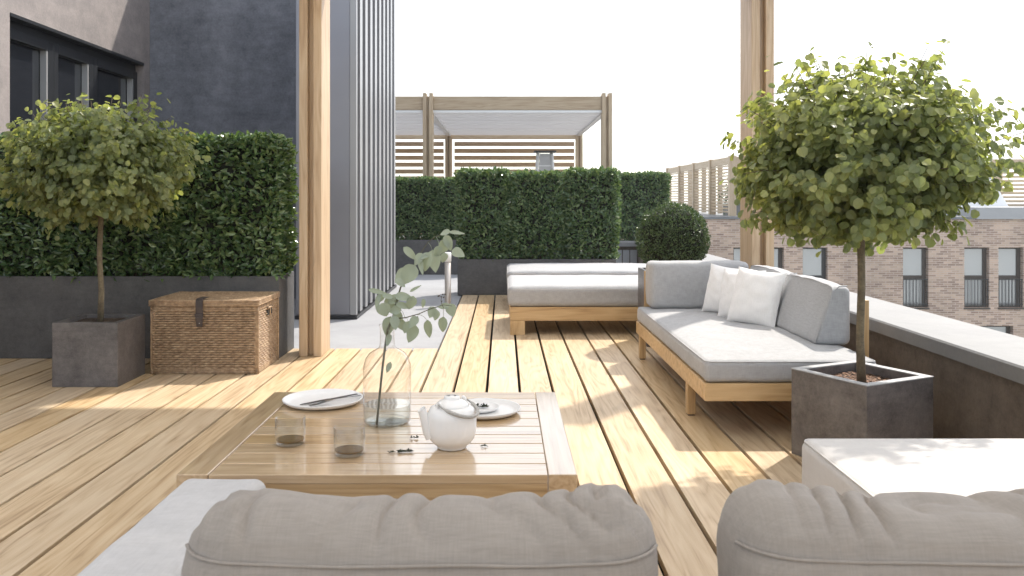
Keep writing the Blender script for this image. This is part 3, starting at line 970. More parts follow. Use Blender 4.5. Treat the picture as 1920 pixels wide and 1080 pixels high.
HA = {'o': None, 'mb': hedge_mesh(1, 0.74, 0.44, 0.02, 1.02, 13500)}
HB = {'o': None, 'mb': hedge_mesh(2, 0.62, 0.44, 0.02, 1.03, 11000)}
g1 = 'hedge shrubs in the left trough'
add_hedge(HA, -1.93, 6.11, 0.53, 1.04, 0.985, 'hedge block in the left trough nearest the wooden post, above the wicker chest', g1)
add_hedge(HA, -2.69, 6.11, 0.53, 1.04, 1.0, 'hedge block in the left trough directly behind the potted tree crown', g1, True)
add_hedge(HA, -3.46, 6.11, 0.53, 1.04, 0.985, 'hedge block in the left trough at the left picture edge', g1)
g2 = 'hedge shrubs behind the daybeds'
add_hedge(HB, -0.235, 10.07, 0.385, 0.955, 1.015, 'left block of the clipped hedge row right behind the daybeds', g2)
add_hedge(HB, 0.40, 10.07, 0.385, 0.97, 0.99, 'middle block of the clipped hedge row right behind the daybeds', g2, True)
add_hedge(HB, 1.03, 10.07, 0.385, 0.97, 1.02, 'right block of the clipped hedge row right behind the daybeds', g2)
g3 = 'hedge shrubs at the far end of the terrace'
add_hedge(HA, -1.34, 12.9, 0.46, 1.0, 0.93, 'rear hedge block beside the ribbed tower, left of the gap to the next', g3)
add_hedge(HA, -0.60, 12.9, 0.46, 1.0, 0.92, 'rear hedge block partly hidden by the nearer three block hedge', g3, True)
add_hedge(HA, 2.10, 13.22, 0.42, 1.14, 1.05, 'rearmost hedge block standing right of the three block hedge', g3)

# ---- standard trees
def tree_mesh(seed, R_=0.555, cz=0.955, up=0.45, dn=0.385, z_fork=0.65, nleaf=78):
    rs = random.Random(seed)
    tr = MB(); lf = MB()
    bend = [(0.0, 0, 0), (0.006, 0.004, 0.2), (-0.005, 0.008, 0.42), (0.004, 0.0, z_fork), (0.0, -0.004, z_fork + 0.12)]
    tr.tube([(x, y, z - 0.02) for x, y, z in bend], [0.0195, 0.0165, 0.0155, 0.0155, 0.012], 10)
    twigs = 290
    ga = PI * (3 - math.sqrt(5))
    for i in range(twigs):
        zc = 1 - 2 * (i + 0.5) / twigs
        th = ga * i + rs.uniform(-.2, .2)
        rr = math.sqrt(1 - zc * zc)
        f = rs.uniform(0.72, 1.04)
        if rs.random() < 0.10:
            f *= 1.08
        if rs.random() < 0.18:
            f *= 0.78
        lump = 1 + 0.16 * nz(math.cos(th) * rr + seed, math.sin(th) * rr, zc, 2.3)
        ez = up if zc > 0 else dn
        wob = 1.0 if zc > 0 else (rr ** 0.72) / max(rr, 0.05)
        end = Vector((math.cos(th) * rr * R_ * f * lump * wob, math.sin(th) * rr * R_ * f * lump * wob, cz + zc * ez * f * lump))
        st = Vector((0, 0, z_fork + rs.uniform(-0.02, 0.12)))
        mid = st.lerp(end, 0.5) + Vector((0, 0, 0.07 + 0.05 * rs.random()))
        pts = []
        for k in range(7):
            t = k / 6
            pts.append(st * (1 - t) ** 2 + mid * 2 * t * (1 - t) + end * t * t)
        if i % 2 == 0:
            tr.tube(pts, [0.0055 - 0.0007 * k for k in range(7)], 5)
        else:
            tr.tube(pts[3:], [0.0022, 0.002, 0.0018, 0.0014], 4)
        out = Vector((end.x, end.y, (end.z - cz) * 0.8))
        out = out.normalized() if out.length > 1e-3 else Vector((0, 0, 1))
        for j in range(int(nleaf * (1.0 if zc < 0.6 else 0.85))):
            t = 0.42 + 0.58 * (j + rs.random()) / nleaf if j > 1 else 1.0
            b = st * (1 - t) ** 2 + mid * 2 * t * (1 - t) + end * t * t
            tang = (end - mid).normalized()
            b = b + Vector((rs.gauss(0, 0.026), rs.gauss(0, 0.026), rs.gauss(0, 0.020)))
            ax = out * 0.35 + Vector((rs.gauss(0, .5), rs.gauss(0, .5), rs.gauss(-0.6, .35)))
            nm = out * 0.95 + Vector((rs.gauss(0, .40), rs.gauss(0, .40), 0.55 + rs.gauss(0, .35)))
            ln = rs.uniform(0.025, 0.043)
            leaf_poly(lf, b, ax, nm, ln, ln * rs.uniform(0.82, 0.98), 0.10, 'round')
    return tr, lf

def std_tree(label, loc, rz, seed):
    t = thing('potted_tree', label, 'tree', loc, rz, 'round headed standard trees in cubes', world=False)
    a, b = tree_mesh(seed)
    a.build('trunk', M['bark'], t, smooth=True)
    b.build('crown', M['tree_leaf'], t)
    return t

def cube_planter(label, loc, rz, s, h, mat, soil, soilmat, rim=False):
    th = thing('cube_planter', label, 'planter', loc, rz, 'cube planters', world=False)
    t = 0.036; a = s / 2
    m = MB()
    shell(m, -a, a, -a, a, 0.0, h - (.004 if rim else 0), t)
    m.build('box', mat, th, bevel=0.003)
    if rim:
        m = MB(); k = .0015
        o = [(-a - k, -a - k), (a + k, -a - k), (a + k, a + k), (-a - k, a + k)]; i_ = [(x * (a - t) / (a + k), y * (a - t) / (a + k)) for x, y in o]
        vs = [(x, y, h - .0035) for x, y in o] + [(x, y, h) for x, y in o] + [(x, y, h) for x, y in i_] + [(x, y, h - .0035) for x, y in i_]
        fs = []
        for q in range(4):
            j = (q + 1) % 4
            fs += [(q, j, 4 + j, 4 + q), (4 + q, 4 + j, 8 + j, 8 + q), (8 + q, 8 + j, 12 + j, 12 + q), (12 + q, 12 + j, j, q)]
        m.add(vs, fs); m.build('rim', M['rim'], th)  # lighter plate on the top edge, sunlight painted into it
    s_ = MB(); rs = random.Random(3); n = 26; vs = []
    for j in range(n + 1):
        for i in range(n + 1):
            x = -a + t + (s - 2 * t) * i / n; y = -a + t + (s - 2 * t) * j / n
            vs.append((x, y, h - soil + rs.uniform(-.004, .004) + 0.008 * nz(x, y, 0, 14)))
    s_.add(vs, [(j * (n + 1) + i, j * (n + 1) + i + 1, (j + 1) * (n + 1) + i + 1, (j + 1) * (n + 1) + i) for j in range(n) for i in range(n)])
    s_.build('soil', M[soilmat], th)
    return th

cube_planter('dark brown cement cube planter beside the wicker chest', (-2.453, 5.192, 0), 0, 0.385, 0.378, M['planter_cube'], 0.022, 'soil')
std_tree('round headed tree in the dark cube beside the wicker chest', (-2.453, 5.192, 0.36), 0.4, 11)
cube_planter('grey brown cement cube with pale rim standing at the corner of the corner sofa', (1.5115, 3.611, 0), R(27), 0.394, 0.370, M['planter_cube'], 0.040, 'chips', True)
std_tree('big backlit round headed tree in front of the parapet and brick building', (1.5115, 3.60, 0.335), 2.1, 23)

# chips of bark on the right soil
# ---- clipped ball
trough('round_bush_planter', 'tall dark planter behind the corner sofa holding the clipped ball', 1.07, 1.50, 6.36, 6.79, 0.56, M['planter_cube'])
bl = thing('ball_bush', 'dark clipped ball shaped bush behind the corner sofa', 'bush', (1.30, 6.57, 0.54), world=False)
rs = random.Random(8); mb = MB(); cz = 0.255; br = 0.275
for i in range(9500):
    zc = rs.uniform(-0.86, 1); th = rs.uniform(0, 2 * PI); rr = math.sqrt(1 - zc * zc)
    d = Vector((rr * math.cos(th), rr * math.sin(th), zc))
    rad = br * (1 + 0.05 * nz(d.x, d.y, d.z, 4) + 0.03 * nz(d.x, d.y, d.z, 11)) - abs(rs.gauss(0, 0.014))
    p = Vector((0, 0, cz)) + d * rad
    ax = d * 0.7 + Vector((rs.gauss(0, .6), rs.gauss(0, .6), rs.gauss(0.2, .6)))
    nm = d + Vector((rs.gauss(0, .6), rs.gauss(0, .6), rs.gauss(.3, .6)))
    ln = rs.uniform(0.013, 0.021)
    leaf_poly(mb, p, ax, nm, ln, ln * 0.62, 0.12, 'diamond')
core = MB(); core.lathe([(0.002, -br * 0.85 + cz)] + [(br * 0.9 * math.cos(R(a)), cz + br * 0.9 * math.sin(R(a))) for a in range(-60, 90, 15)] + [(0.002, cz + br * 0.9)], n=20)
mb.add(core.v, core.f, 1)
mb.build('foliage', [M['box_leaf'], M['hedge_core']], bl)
st = MB(); st.tube([(0, 0, -0.03), (0.01, 0, 0.1)], [0.02, 0.015], 8); st.build('stem', M['twig'], bl)

# a shrub in a box on the brick building's roof
tb = thing('roof_shrub', 'small dark shrub on the brick building roof beside the right post', 'bush', (7.72, 28.5, BZ + 0.42), world=False)
rs = random.Random(5); mb = MB()
for i in range(1500):
    p = Vector((rs.gauss(0, .2), rs.gauss(0, .2), 0.35 + rs.gauss(0, .22)))
    ln = rs.uniform(.05, .09)
    leaf_poly(mb, p, Vector((rs.gauss(0, 1), rs.gauss(0, 1), rs.gauss(.3, .8))), Vector((rs.gauss(0, 1), rs.gauss(0, 1), rs.gauss(.5, .8))), ln, ln * .55, .15, 'diamond')
mb.build('foliage', M['hedge_leaf'], tb)
st = MB(); st.tube([(0, 0, -.05), (0, 0, .3)], .03, 6); st.build('stem', M['twig'], tb)
trough('roof_planter', 'dark box on the brick building roof under the small shrub', 7.40, 8.1, 28.2, 28.8, BZ + 0.45, M['coping'], z0=BZ + 0.076)

# ================================================================== WICKER CHEST
def weave(mb, origin, ux, uz, nrm, w, h, cols, rows, amp=0.0125, per=6, pr=5):
    o = Vector(origin); ux = Vector(ux); uz = Vector(uz); nrm = Vector(nrm)
    nu, nv = cols * per, rows * pr
    vs = []
    for j in range(nv + 1):
        for i in range(nu + 1):
            u = i / nu; v = j / nv
            r = min(int(v * rows), rows - 1); fr = v * rows - r
            row_round = math.sin(PI * min(max(fr, 0), 1)) if j % pr else 0.0
            wv = math.sin(PI * u * cols + PI * (r % 2))
            dsp = amp * (0.45 * wv * row_round + 0.75 * row_round ** 0.6) if row_round > 0 else -0.018
            jit = 0.0012 * nz(u * 9, v * 40, 1)
            p = o + ux * (u * w) + uz * (v * h + jit) + nrm * dsp
            vs.append(tuple(p))
    fs = [(j * (nu + 1) + i, j * (nu + 1) + i + 1, (j + 1) * (nu + 1) + i + 1, (j + 1) * (nu + 1) + i) for j in range(nv) for i in range(nu)]
    mb.add(vs, fs)

CX0, CX1, CY0, CY1, CH = -2.218, -1.547, 5.366, 5.86, 0.466
ch = thing('wicker_chest', 'woven wicker storage chest with a leather strap between tree cube and left post', 'chest', ((CX0 + CX1) / 2, 5.6, 0))
m = MB()
weave(m, (CX0 + .012, CY0 + .008, .03), (1, 0, 0), (0, 0, 1), (0, -1, 0), CX1 - CX0 - .024, CH - .075, 24, 26)
weave(m, (CX1 - .012, CY0 + .008, .03), (0, 1, 0), (0, 0, 1), (1, 0, 0), CY1 - CY0 - .016, CH - .075, 17, 26)
weave(m, (CX0 + .012, CY1 - .008, .03), (0, -1, 0), (0, 0, 1), (-1, 0, 0), CY1 - CY0 - .016, CH - .075, 17, 26)
body = m.build('body', M['wicker'], ch, smooth=True)
m = MB(); m.box(CX0 + .02, CX1 - .02, CY0 + .02, CY1 - .005, .005, CH - .06); m.build('lining', M['hole'], ch)
m = MB()
rs = random.Random(2)
def bundle(a, b, n=4, r=.0085, spread=.008):
    a, b = Vector(a), Vector(b)
    for k in range(n):
        o = Vector((rs.uniform(-spread, spread), rs.uniform(-spread, spread), (k - n / 2 + .5) * r * 1.25)) if abs((b - a).z) < 0.1 else Vector(((k - n / 2 + .5) * r * 1.1, rs.uniform(-.003, .003), 0))
        L = 8
        m.tube([a.lerp(b, t / L) + o + Vector((0, 0, .0012 * rs.uniform(-1, 1))) for t in range(L + 1)], r * .72, 6)
for z in (.018, CH - .052):
    for (a, b) in (((CX0, CY0 + .006), (CX1, CY0 + .006)), ((CX1 - .006, CY0), (CX1 - .006, CY1)), ((CX0 + .006, CY0), (CX0 + .006, CY1))):
        bundle((a[0], a[1], z), (b[0], b[1], z), 3, .0085, .002)
for (x, y) in ((CX0 + .008, CY0 + .008), (CX1 - .008, CY0 + .008), (CX1 - .008, CY1 - .008), (CX0 + .008, CY1 - .008)):
    bundle((x, y, .0), (x, y, CH - .04), 3, .008)
m.build('corner_canes', M['wicker'], ch, smooth=True)
m = MB()
nrows = 26
L0, L1 = CX0 - .008, CX1 + .008
vs = []
nu, nv = 34 * 4, nrows * 3
for j in range(nv + 1):
    for i in range(nu + 1):
        u, v = i / nu, j / nv
        r = min(int(v * nrows), nrows - 1); fr = v * nrows - r
        rr_ = math.sin(PI * min(max(fr, 0), 1)) if j % 3 else 0
        vs.append((L0 + (L1 - L0) * u, CY0 - .010 + (CY1 - CY0 + .016) * v, CH - .006 + .0038 * rr_ * (1 + .8 * math.sin(PI * u * 34 + PI * (r % 2)))))
m.add(vs, [(j * (nu + 1) + i, j * (nu + 1) + i + 1, (j + 1) * (nu + 1) + i + 1, (j + 1) * (nu + 1) + i) for j in range(nv) for i in range(nu)])
ra = MB(); keep = m; m = ra
for z in (CH - .031, CH - .021, CH - .011, CH - .003):
    for (a, b) in (((L0, CY0 - .008), (L1, CY0 - .008)), ((L1 - .002, CY0 - .008), (L1 - .002, CY1 + .004)), ((L0 + .002, CY0 - .008), (L0 + .002, CY1 + .004)), ((L0, CY1 + .002), (L1, CY1 + .002))):
        bundle((a[0], a[1], z), (b[0], b[1], z), 1, .0082, .001)
keep.add(ra.v, ra.f)
m = keep
lid = m.build('lid', M['wicker'], ch, smooth=True)
sx = -1.905
m = MB()
prof = [(CY0 + .10, CH + .009), (CY0 + .02, CH + .009), (CY0 - .008, CH + .008), (CY0 - .0215, CH - .004), (CY0 - .0225, CH - .05), (CY0 - .018, CH - .085), (CY0 - .024, CH - .11), (CY0 - .017, CH - .165)]
vs = []
for i, (y, z) in enumerate(prof):
    hw = .0225 if i < 7 else .019
    vs += [(sx - hw, y, z), (sx + hw, y, z), (sx + hw, y - .003, z + .003), (sx - hw, y - .003, z + .003)]
fs = []
for i in range(len(prof) - 1):
    for k in range(4):
        fs.append((i * 4 + k, i * 4 + (k + 1) % 4, (i + 1) * 4 + (k + 1) % 4, (i + 1) * 4 + k))
fs += [(0, 1, 2, 3), (28, 29, 30, 31)]
m.add(vs, fs)
strap = m.build('strap', M['leather'], ch, smooth=False)
m = MB(); m.box(sx - .027, sx + .027, CY0 - .031, CY0 - .025, CH - .098, CH - .082); m.build('strap_keeper', M['leather'], strap, bevel=.002)
m = MB(); m.lathe([(.0001, -.0), (.005, -.0), (.004, .003), (.0001, .004)], n=12)
m.v = [(sx + a, CY0 - .0225 - c, CH - .142 + b) for a, b, c in m.v]; m.build('stud', M['steel'], strap, smooth=True)
m = MB(); m.box(CX1 - .004, CX1 + .002, 5.585, 5.70, CH - .125, CH - .080); hs = m.build('handle_hole', M['hole'], ch)
m = MB(); m.tube([(CX1 + .004, 5.58, CH - .08), (CX1 + .007, 5.64, CH - .074), (CX1 + .004, 5.70, CH - .08)], .007, 8); m.tube([(CX1 + .003, 5.642, CH - .13), (CX1 + .006, 5.642, CH - .076)], .005, 6)
m.build('handle', M['wicker'], ch, smooth=True)

# ================================================================== CORNER SOFA (right)
sf = thing('corner_sofa', 'grey corner sofa on an oak frame against the parapet holding three white pillows', 'sofa', (1.35, 4.9, 0))
SX0, SX1, SY0, SY1 = 0.93, 1.80, 3.94, 5.98
m = MB()
m.box(SX0, SX1, SY0, SY0 + .045, .168, .250); m.box(SX0, SX1, SY1 - .045, SY1, .168, .250)
m.box(SX0 + .0, SX0 + .04, SY0 + .046, SY1 - .046, .168, .250); m.box(SX1 - .04, SX1, SY0 + .046, SY1 - .046, .168, .250)
sfr = m.build('frame', M['oak_x'], sf, bevel=.003)
m = MB()
for k in range(14):
    y = SY0 + .08 + k * .137
    m.box(SX0 + .041, SX1 - .041, y, y + .08, .215, .235)
m.build('slats', M['oak_x'], sfr)
for x in (SX0 + .006, SX1 - .07):
    for y in (4.34, 5.86):
        m = MB(); m.box(x, x + .042, y, y + .05, .006, .167); lg = m.build('leg', M['oak_z'], sf, bevel=.003)
        m = MB(); m.box(x + .004, x + .038, y + .004, y + .046, 0.0, .0058); m.build('glide', M['frame_dark'], lg)
for y in (4.28, 5.05, 5.86):
    m = MB(); m.box(SX1 + .002, SX1 + .035, y, y + .055, .17, .595); m.build('back_post', M['oak_z'], sf, bevel=.003)
m = MB(); m.box(1.0, SX1 - .01, SY1 + .002, SY1 + .03, .30, .56); m.build('back_board', M['oak_x'], sf, bevel=.003)
m = MB(); m.box(.985, 1.03, SY1 - .02, SY1 + .0, .252, .60); m.build('back_post', M['oak_z'], sf, bevel=.003)
cc = ((SX0 + 1.735) / 2 + .0, (SY0 + 5.95) / 2, .303)
chx, chy, chz = (1.735 - SX0) / 2, (5.95 - SY0) / 2, .051
m = cushion_mesh(cc, chx, chy, chz, .028, puff=.016, n=(22, 40, 3), wob=.003, seed=1)
sc_ = m.build('seat_cushion', M['grey_fab'], sf, smooth=True)
piping_mesh((cc[0], cc[1], cc[2]), chx - .007, chy - .007, chz - .006, .0035, .03).build('piping', M['grey_fab'], sc_, smooth=True)
# far back cushion, faces the camera
m = cushion_mesh((1.325, 5.845, .520), .335, .095, .158, .034, n=(20, 6, 14), wob=.004, seed=3, side_puff=.006)
bc = m.build('back_cushion', M['grey_fab'], sf, smooth=True)
# side back cushions: wedge section, deeper at the seat
def wedge(c, hy, seed):
    def fn(p, u, v, w, nrm):
        k = max(0.0, -p.x / .095)
        t = (p.z / .15 + 1) / 2
        p.x += k * (0.10 * t)
        p.z += -0.012 * max(0, w) * (v * v)
        return p
    return cushion_mesh(c, .096, hy, .153, .030, fn=fn, n=(8, 24, 14), wob=.004, seed=seed)
for (y0, y1, s) in ((4.31, 5.03, 5), (5.04, 5.745, 7)):
    m = wedge((1.662, (y0 + y1) / 2, .516), (y1 - y0) / 2, s)
    b = m.build('back_cushion', M['grey_fab'], sf, smooth=True)
    e = []
    for zz, xx in ((-.14, -.083), (0.0, -.035), (.12, .012), (.143, .035), (.146, .075)):
        e.append((1.662 + xx, y0 + .0065, .516 + zz))
    t_ = MB(); t_.tube(e, .0035, 6); t_.build('piping', M['grey_fab'], b, smooth=True)

# pillows
def pillow(label, c, rz, lean, s=.19, T=.062, seed=0, roll=0.0):
    o = thing('throw_pillow', label, 'pillow', c, 0, 'white throw pillows on the corner sofa', world=False)
    n = 26; vs = []; fs = []
    for side in (1, -1):
        k0 = len(vs)
        for j in range(n + 1):
            for i in range(n + 1):
                u = -1 + 2 * i / n; v = -1 + 2 * j / n
                e = max(0, (1 - abs(u) ** 2.4)) * max(0, (1 - abs(v) ** 2.4))
                th = T * e ** 0.55
                pin = 1 - 0.075 * (1 - abs(v) ** 2) * (abs(u) ** 3) ; pin2 = 1 - 0.075 * (1 - abs(u) ** 2) * (abs(v) ** 3)
                wr = .007 * nz(u * 2 + seed, v * 2, 0, 1.6) + .005 * math.sin(7 * (u + v) + 3 * nz(u, v, seed, 2)) * max(0, abs(u * v)) * (1 - abs(u) ** 8) * (1 - abs(v) ** 8)
                x = u * s * pin; z = v * s * pin2
                sag = -.02 * (1 - (z / s) ** 2) * 0
                vs.append((x, side * (th + (wr if th > .004 else 0)), z + sag))
        for j in range(n):
            for i in range(n):
                q = (k0 + j * (n + 1) + i, k0 + j * (n + 1) + i + 1, k0 + (j + 1) * (n + 1) + i + 1, k0 + (j + 1) * (n + 1) + i)
                fs.append(q[::-1] if side > 0 else q)
    mt = Matrix.Rotation(rz, 4, 'Z') @ Matrix.Rotation(lean, 4, 'X') @ Matrix.Rotation(roll, 4, 'Y')
    mb = MB(); mb.add([tuple(mt @ Vector(p)) for p in vs], fs)
    b = mb.build('cover', M['pillow_fab'], o, smooth=True)
    # seam around the edge
    return o
# pillow face normal is local -Y after rotation rz; turned towards the seat's open corner
pillow('white pillow furthest back in the sofa corner, half hidden by the other two', (1.44, 5.50, .513), R(-48), R(-14), .160, .058, 1, R(4))
pillow('middle white pillow between the other two on the corner sofa', (1.465, 5.26, .512), R(-54), R(-15), .160, .056, 2, R(-2))
pillow('front white pillow leaning nearest the camera on the corner sofa', (1.495, 5.05, .520), R(-52), R(-17), .172, .060, 3, R(3))

# ================================================================== DAYBEDS
def daybed(label, x0, x1, y0, y1):
    d = thing('daybed', label, 'daybed', ((x0 + x1) / 2, (y0 + y1) / 2, 0), group='daybeds in front of the hedge')
    m = MB()
    m.box(x0 + .02, x1 - .02, y0, y0 + .05, .115, .226); m.box(x0 + .02, x1 - .02, y1 - .05, y1, .115, .226)
    m.box(x0 + .02, x0 + .07, y0 + .051, y1 - .051, .115, .226); m.box(x1 - .07, x1 - .02, y0 + .051, y1 - .051, .115, .226)
    m.build('frame', M['oak_x'], d, bevel=.003)
    for x in (x0 + .02, x1 - .14):
        for y in (y0, y1 - .10):
            m = MB(); m.box(x, x + .12, y + .0005, y + .1, 0, .1145); m.build('leg', M['oak_z'], d, bevel=.003)
    c = ((x0 + x1) / 2, (y0 + y1) / 2, .310)
    m = cushion_mesh(c, (x1 - x0) / 2, (y1 - y0) / 2 + .01, .082, .045, puff=.018, n=(26, 16, 4), wob=.004, seed=x0 + y0)
    cu = m.build('mattress', M['grey_fab'], d, smooth=True)
    piping_mesh(c, (x1 - x0) / 2 - .006, (y1 - y0) / 2 + .004, .060, .0035, .045).build('piping', M['lgrey_fab'], cu, smooth=True)
daybed('front pale daybed with a chunky oak frame, nearer to the camera', .035, 1.70, 6.93, 7.98)
daybed('rear pale daybed right in front of the cement trough', .035, 1.70, 8.42, 9.46)

# ================================================================== NEAR LOUNGE (foreground)
def near_back(parent, x0, x1, seed, drop=0.0):
    """Loose back cushion: puckered gusset above a seam, soft rounded corners."""
    hx, hy, hz = (x1 - x0) / 2, .118, .185
    cx, cy, cz = (x0 + x1) / 2, 1.335, .455 + drop
    def fn(p, u, v, w, nrm):
        top = max(0.0, min(1.0, (w - .45) / .55))
        s = p.x + .42 * p.y
        k = nz(s * 1.0 + seed, 0, 0, 5.0)
        ph = s * 40 + 5.5 * nz(p.x + seed, p.y, p.z, 5)
        ridge = (1 - abs(math.sin(ph))) ** 1.6
        amp = .018 * (0.45 + 0.9 * max(0, nz(p.x * 1.0, seed, 0, 4.5) + .35))
        back = 1 if v < 0.85 else .6
        calm = 1 - (.9 * math.exp(-((w - .68) / .13) ** 2) if v < -.3 else 0)
        p += nrm * (-(ridge * amp) * top * back * calm)
        p += nrm * (.006 * calm * nz(p.x + seed * 2, p.y, p.z, 11)) * (0.35 + .65 * top)
        # seam pulls in along the back panel edge
        for e in (w - .68,):
            p.y += (.0075 * math.exp(-(e / .05) ** 2)) if v < -.5 else 0
        # corners stand up, middle sags
        p.z += top * (.020 * (abs(u) ** 5) - .012 * (1 - u * u) + .009 * nz(p.x + seed, 0, 3, 6))
        p += nrm * (.010 * calm * nz(p.x + seed, p.y, p.z, 5.5))
        # soft vertical drape folds below the seam
        if v < -.5 and w < .68:
            p.y += .0035 * nz(p.x * 14 + seed, p.z * 2.5, 0, 1) * (1 - max(0, w))
        return p
    m = cushion_mesh((cx, cy, cz), hx, hy, hz, .092, fn=fn, n=(120, 10, 26), wob=.002, seed=seed)
    b = m.build('back_cushion', M['near_fab'], parent, smooth=True)
    pts = []
    zs = cz + hz * .68
    for i in range(61):
        u = -1 + 2 * i / 60
        x = cx + u * (hx - .006)
        dx = min(.090, max(0.0, abs(x - cx) - (hx - .092)))
        pts.append((x, cy - hy + .0065 + (.092 - math.sqrt(.092 ** 2 - dx * dx)), zs - .008 * (1 - u * u) + .004 * nz(x + seed, 0, 0, 6)))
    t = MB(); t.tube(pts, .0026, 8); t.build('piping', M['near_fab'], b, smooth=True)
    return b

def sofa_frame(parent, x0, x1, y0, y1, z0=.15, z1=.215):
    m = MB()
    m.box(x0, x1, y0, y0 + .045, z0, z1); m.box(x0, x1, y1 - .045, y1, z0, z1)
    m.box(x0, x0 + .045, y0 + .046, y1 - .046, z0, z1); m.box(x1 - .045, x1, y0 + .046, y1 - .046, z0, z1)
    m.build('frame', M['oak_x'], parent, bevel=.003)
    for x in (x0 + .03, x1 - .08):
        for y in (y0 + .06, y1 - .12):
            m = MB(); m.box(x, x + .05, y, y + .05, 0, z0 - .001); m.build('leg', M['oak_z'], parent, bevel=.003)

ls = thing('lounge_sofa', 'taupe foreground lounge seat seen from behind with a pale side cushion by the table', 'sofa', (-.3, 1.6, 0))
sofa_frame(ls, -.835, .255, 1.12, 1.98)
m = cushion_mesh((-.2, 1.55, .275), .455, .42, .058, .03, puff=.01, n=(20, 16, 3), seed=11); m.build('seat_cushion', M['lgrey_fab'], ls, smooth=True)
m = cushion_mesh((-.745, 1.41, .288), .115, .885, .070, .035, puff=.006, n=(8, 40, 3), wob=.003, seed=12)
sdc = m.build('side_cushion', M['lgrey_fab'], ls, smooth=True)
m = MB(); m.box(-.84, -.65, 2.03, 2.26, .15, .212); m.box(-.8, -.75, 2.15, 2.2, 0, .149); m.build('side_rail', M['oak_y'], ls, bevel=.003)
m = MB(); m.box(-.46, .23, 1.155, 1.185, .216, .44); m.build('back_rail', M['oak_x'], ls, bevel=.003)
near_back(ls, -.482, .236, 2.0)

ls2 = thing('lounge_sofa', 'second taupe foreground lounge seat at the lower right picture corner, seen from behind', 'sofa', (.8, 1.6, 0))
sofa_frame(ls2, .46, 1.24, 1.12, 1.66)
m = cushion_mesh((.85, 1.41, .275), .39, .24, .058, .03, puff=.01, n=(20, 16, 3), seed=13); m.build('seat_cushion', M['lgrey_fab'], ls2, smooth=True)
m = MB(); m.box(.33, 1.05, 1.155, 1.185, .216, .44); m.build('back_rail', M['oak_x'], ls2, bevel=.003)
near_back(ls2, .343, 1.085, 6.0, .004)

ot = thing('ottoman', 'large bright off white ottoman in the sun between taupe cushion and right tree cube', 'ottoman', (1.4, 2.2, 0))
m = cushion_mesh((1.40, 2.19, .268), .475, .480, .089, .030, puff=.008, n=(30, 30, 4), wob=.002, seed=15)
oc = m.build('cushion', M['pale_fab'], ot, smooth=True)
piping_mesh((1.40, 2.19, .268), .468, .473, .083, .0032, .03).build('piping', M['pale_fab'], oc, smooth=True)
sofa_frame(ot, .945, 1.86, 1.73, 2.65, .10, .175)

# ================================================================== COFFEE TABLE
TZ = .33
TXa, TXb, TYa, TYb = -.916, .207, 2.388, 3.413
tb_ = thing('coffee_table', 'low slatted oak coffee table laid with tea things in the foreground', 'table', (-.355, 2.9, 0))
m = MB(); m.box(TXa, TXa + .088, TYa, TYb, TZ - .095, TZ); m.build('side_board', M['table_y'], tb_, bevel=.0025)
m = MB(); m.box(TXb - .081, TXb, TYa, TYb, TZ - .095, TZ); m.build('side_board', M['table_y'], tb_, bevel=.0025)
xl, xr = TXa + .0905, TXb - .0835
m = MB(); n = 10; ph = (TYb - TYa) / n
for k in range(n):
    m.box(xl, xr, TYa + .0 + k * ph + (0.0 if k == 0 else .0026), TYa + (k + 1) * ph - (.0026 if k < n - 1 else 0), TZ - .026, TZ - .0008)
m.build('slat_top', M['table_x'], tb_, bevel=.0018)
for y in (TYa + .0015, TYb - .03):
    m = MB(); m.box(xl, xr, y, y + .0285, TZ - .0945, TZ - .0265); m.build('apron', M['apron'], tb_, bevel=.0015)
m = MB()
for x in (xl + .2, xr - .2):
    m.box(x, x + .05, TYa + .031, TYb - .031, TZ - .07, TZ - .027)
m.build('crossbar', M['oak_y'], tb_)
for x in (TXa + .001, TXb - .08):
    for y in (TYa + .001, TYb - .08):
        m = MB(); m.box(x, x + .079, y, y + .079, 0, TZ - .0955); m.build('leg', M['oak_z'], tb_, bevel=.003)

# plates
def plate(label, cx, cy, r, z=TZ, rim=.018, name='plate'):
    p = thing(name, label, 'plate', (cx, cy, z), world=False)
    m = MB()
    prof = [(0.0005, .004), (r * .72, .004), (r * .86, .008), (r * .965, rim), (r * .985, rim + .0012), (r, rim - .0006), (r * .9, .0035), (r * .70, .0005), (r * .2, .0005)]
    m.lathe([(a, b + .001) for a, b in prof], n=64)
    m.build('dish', M['matte_ceramic'], p, smooth=True)
    return p
plate('white plate with cutlery at the left end of the table', -.684, 3.235, .151)
plate('white plate behind the teapot carrying a smaller dish', -.072, 3.09, .135)
plate('small white dish of herbs on the plate behind the teapot', -.088, 3.10, .072, TZ + .006, .013, 'saucer')

# cutlery
def ribbon(pts, widths, th=.0025):
    mb = MB(); vs = []
    for i, (p, w) in enumerate(zip(pts, widths)):
        p = Vector(p); a = Vector(pts[max(i - 1, 0)]); b = Vector(pts[min(i + 1, len(pts) - 1)])
        t = (b - a).normalized(); s = Vector((-t.y, t.x, 0)).normalized()
        vs += [tuple(p - s * w), tuple(p + s * w), tuple(p + s * w + Vector((0, 0, th))), tuple(p - s * w + Vector((0, 0, th)))]
    fs = []
    for i in range(len(pts) - 1):
        for k in range(4):
            fs.append((i * 4 + k, i * 4 + (k + 1) % 4, (i + 1) * 4 + (k + 1) % 4, (i + 1) * 4 + k))
    e = (len(pts) - 1) * 4
    fs += [(3, 2, 1, 0), (e, e + 1, e + 2, e + 3)]
    mb.add(vs, fs); return mb
A, B = Vector((-.755, 3.165, TZ + .0075)), Vector((-.565, 3.295, TZ + .018))
pts = [A.lerp(B, t) + Vector((0, 0, .0)) for t in (0, .1, .3, .5, .52, .75, 1)]
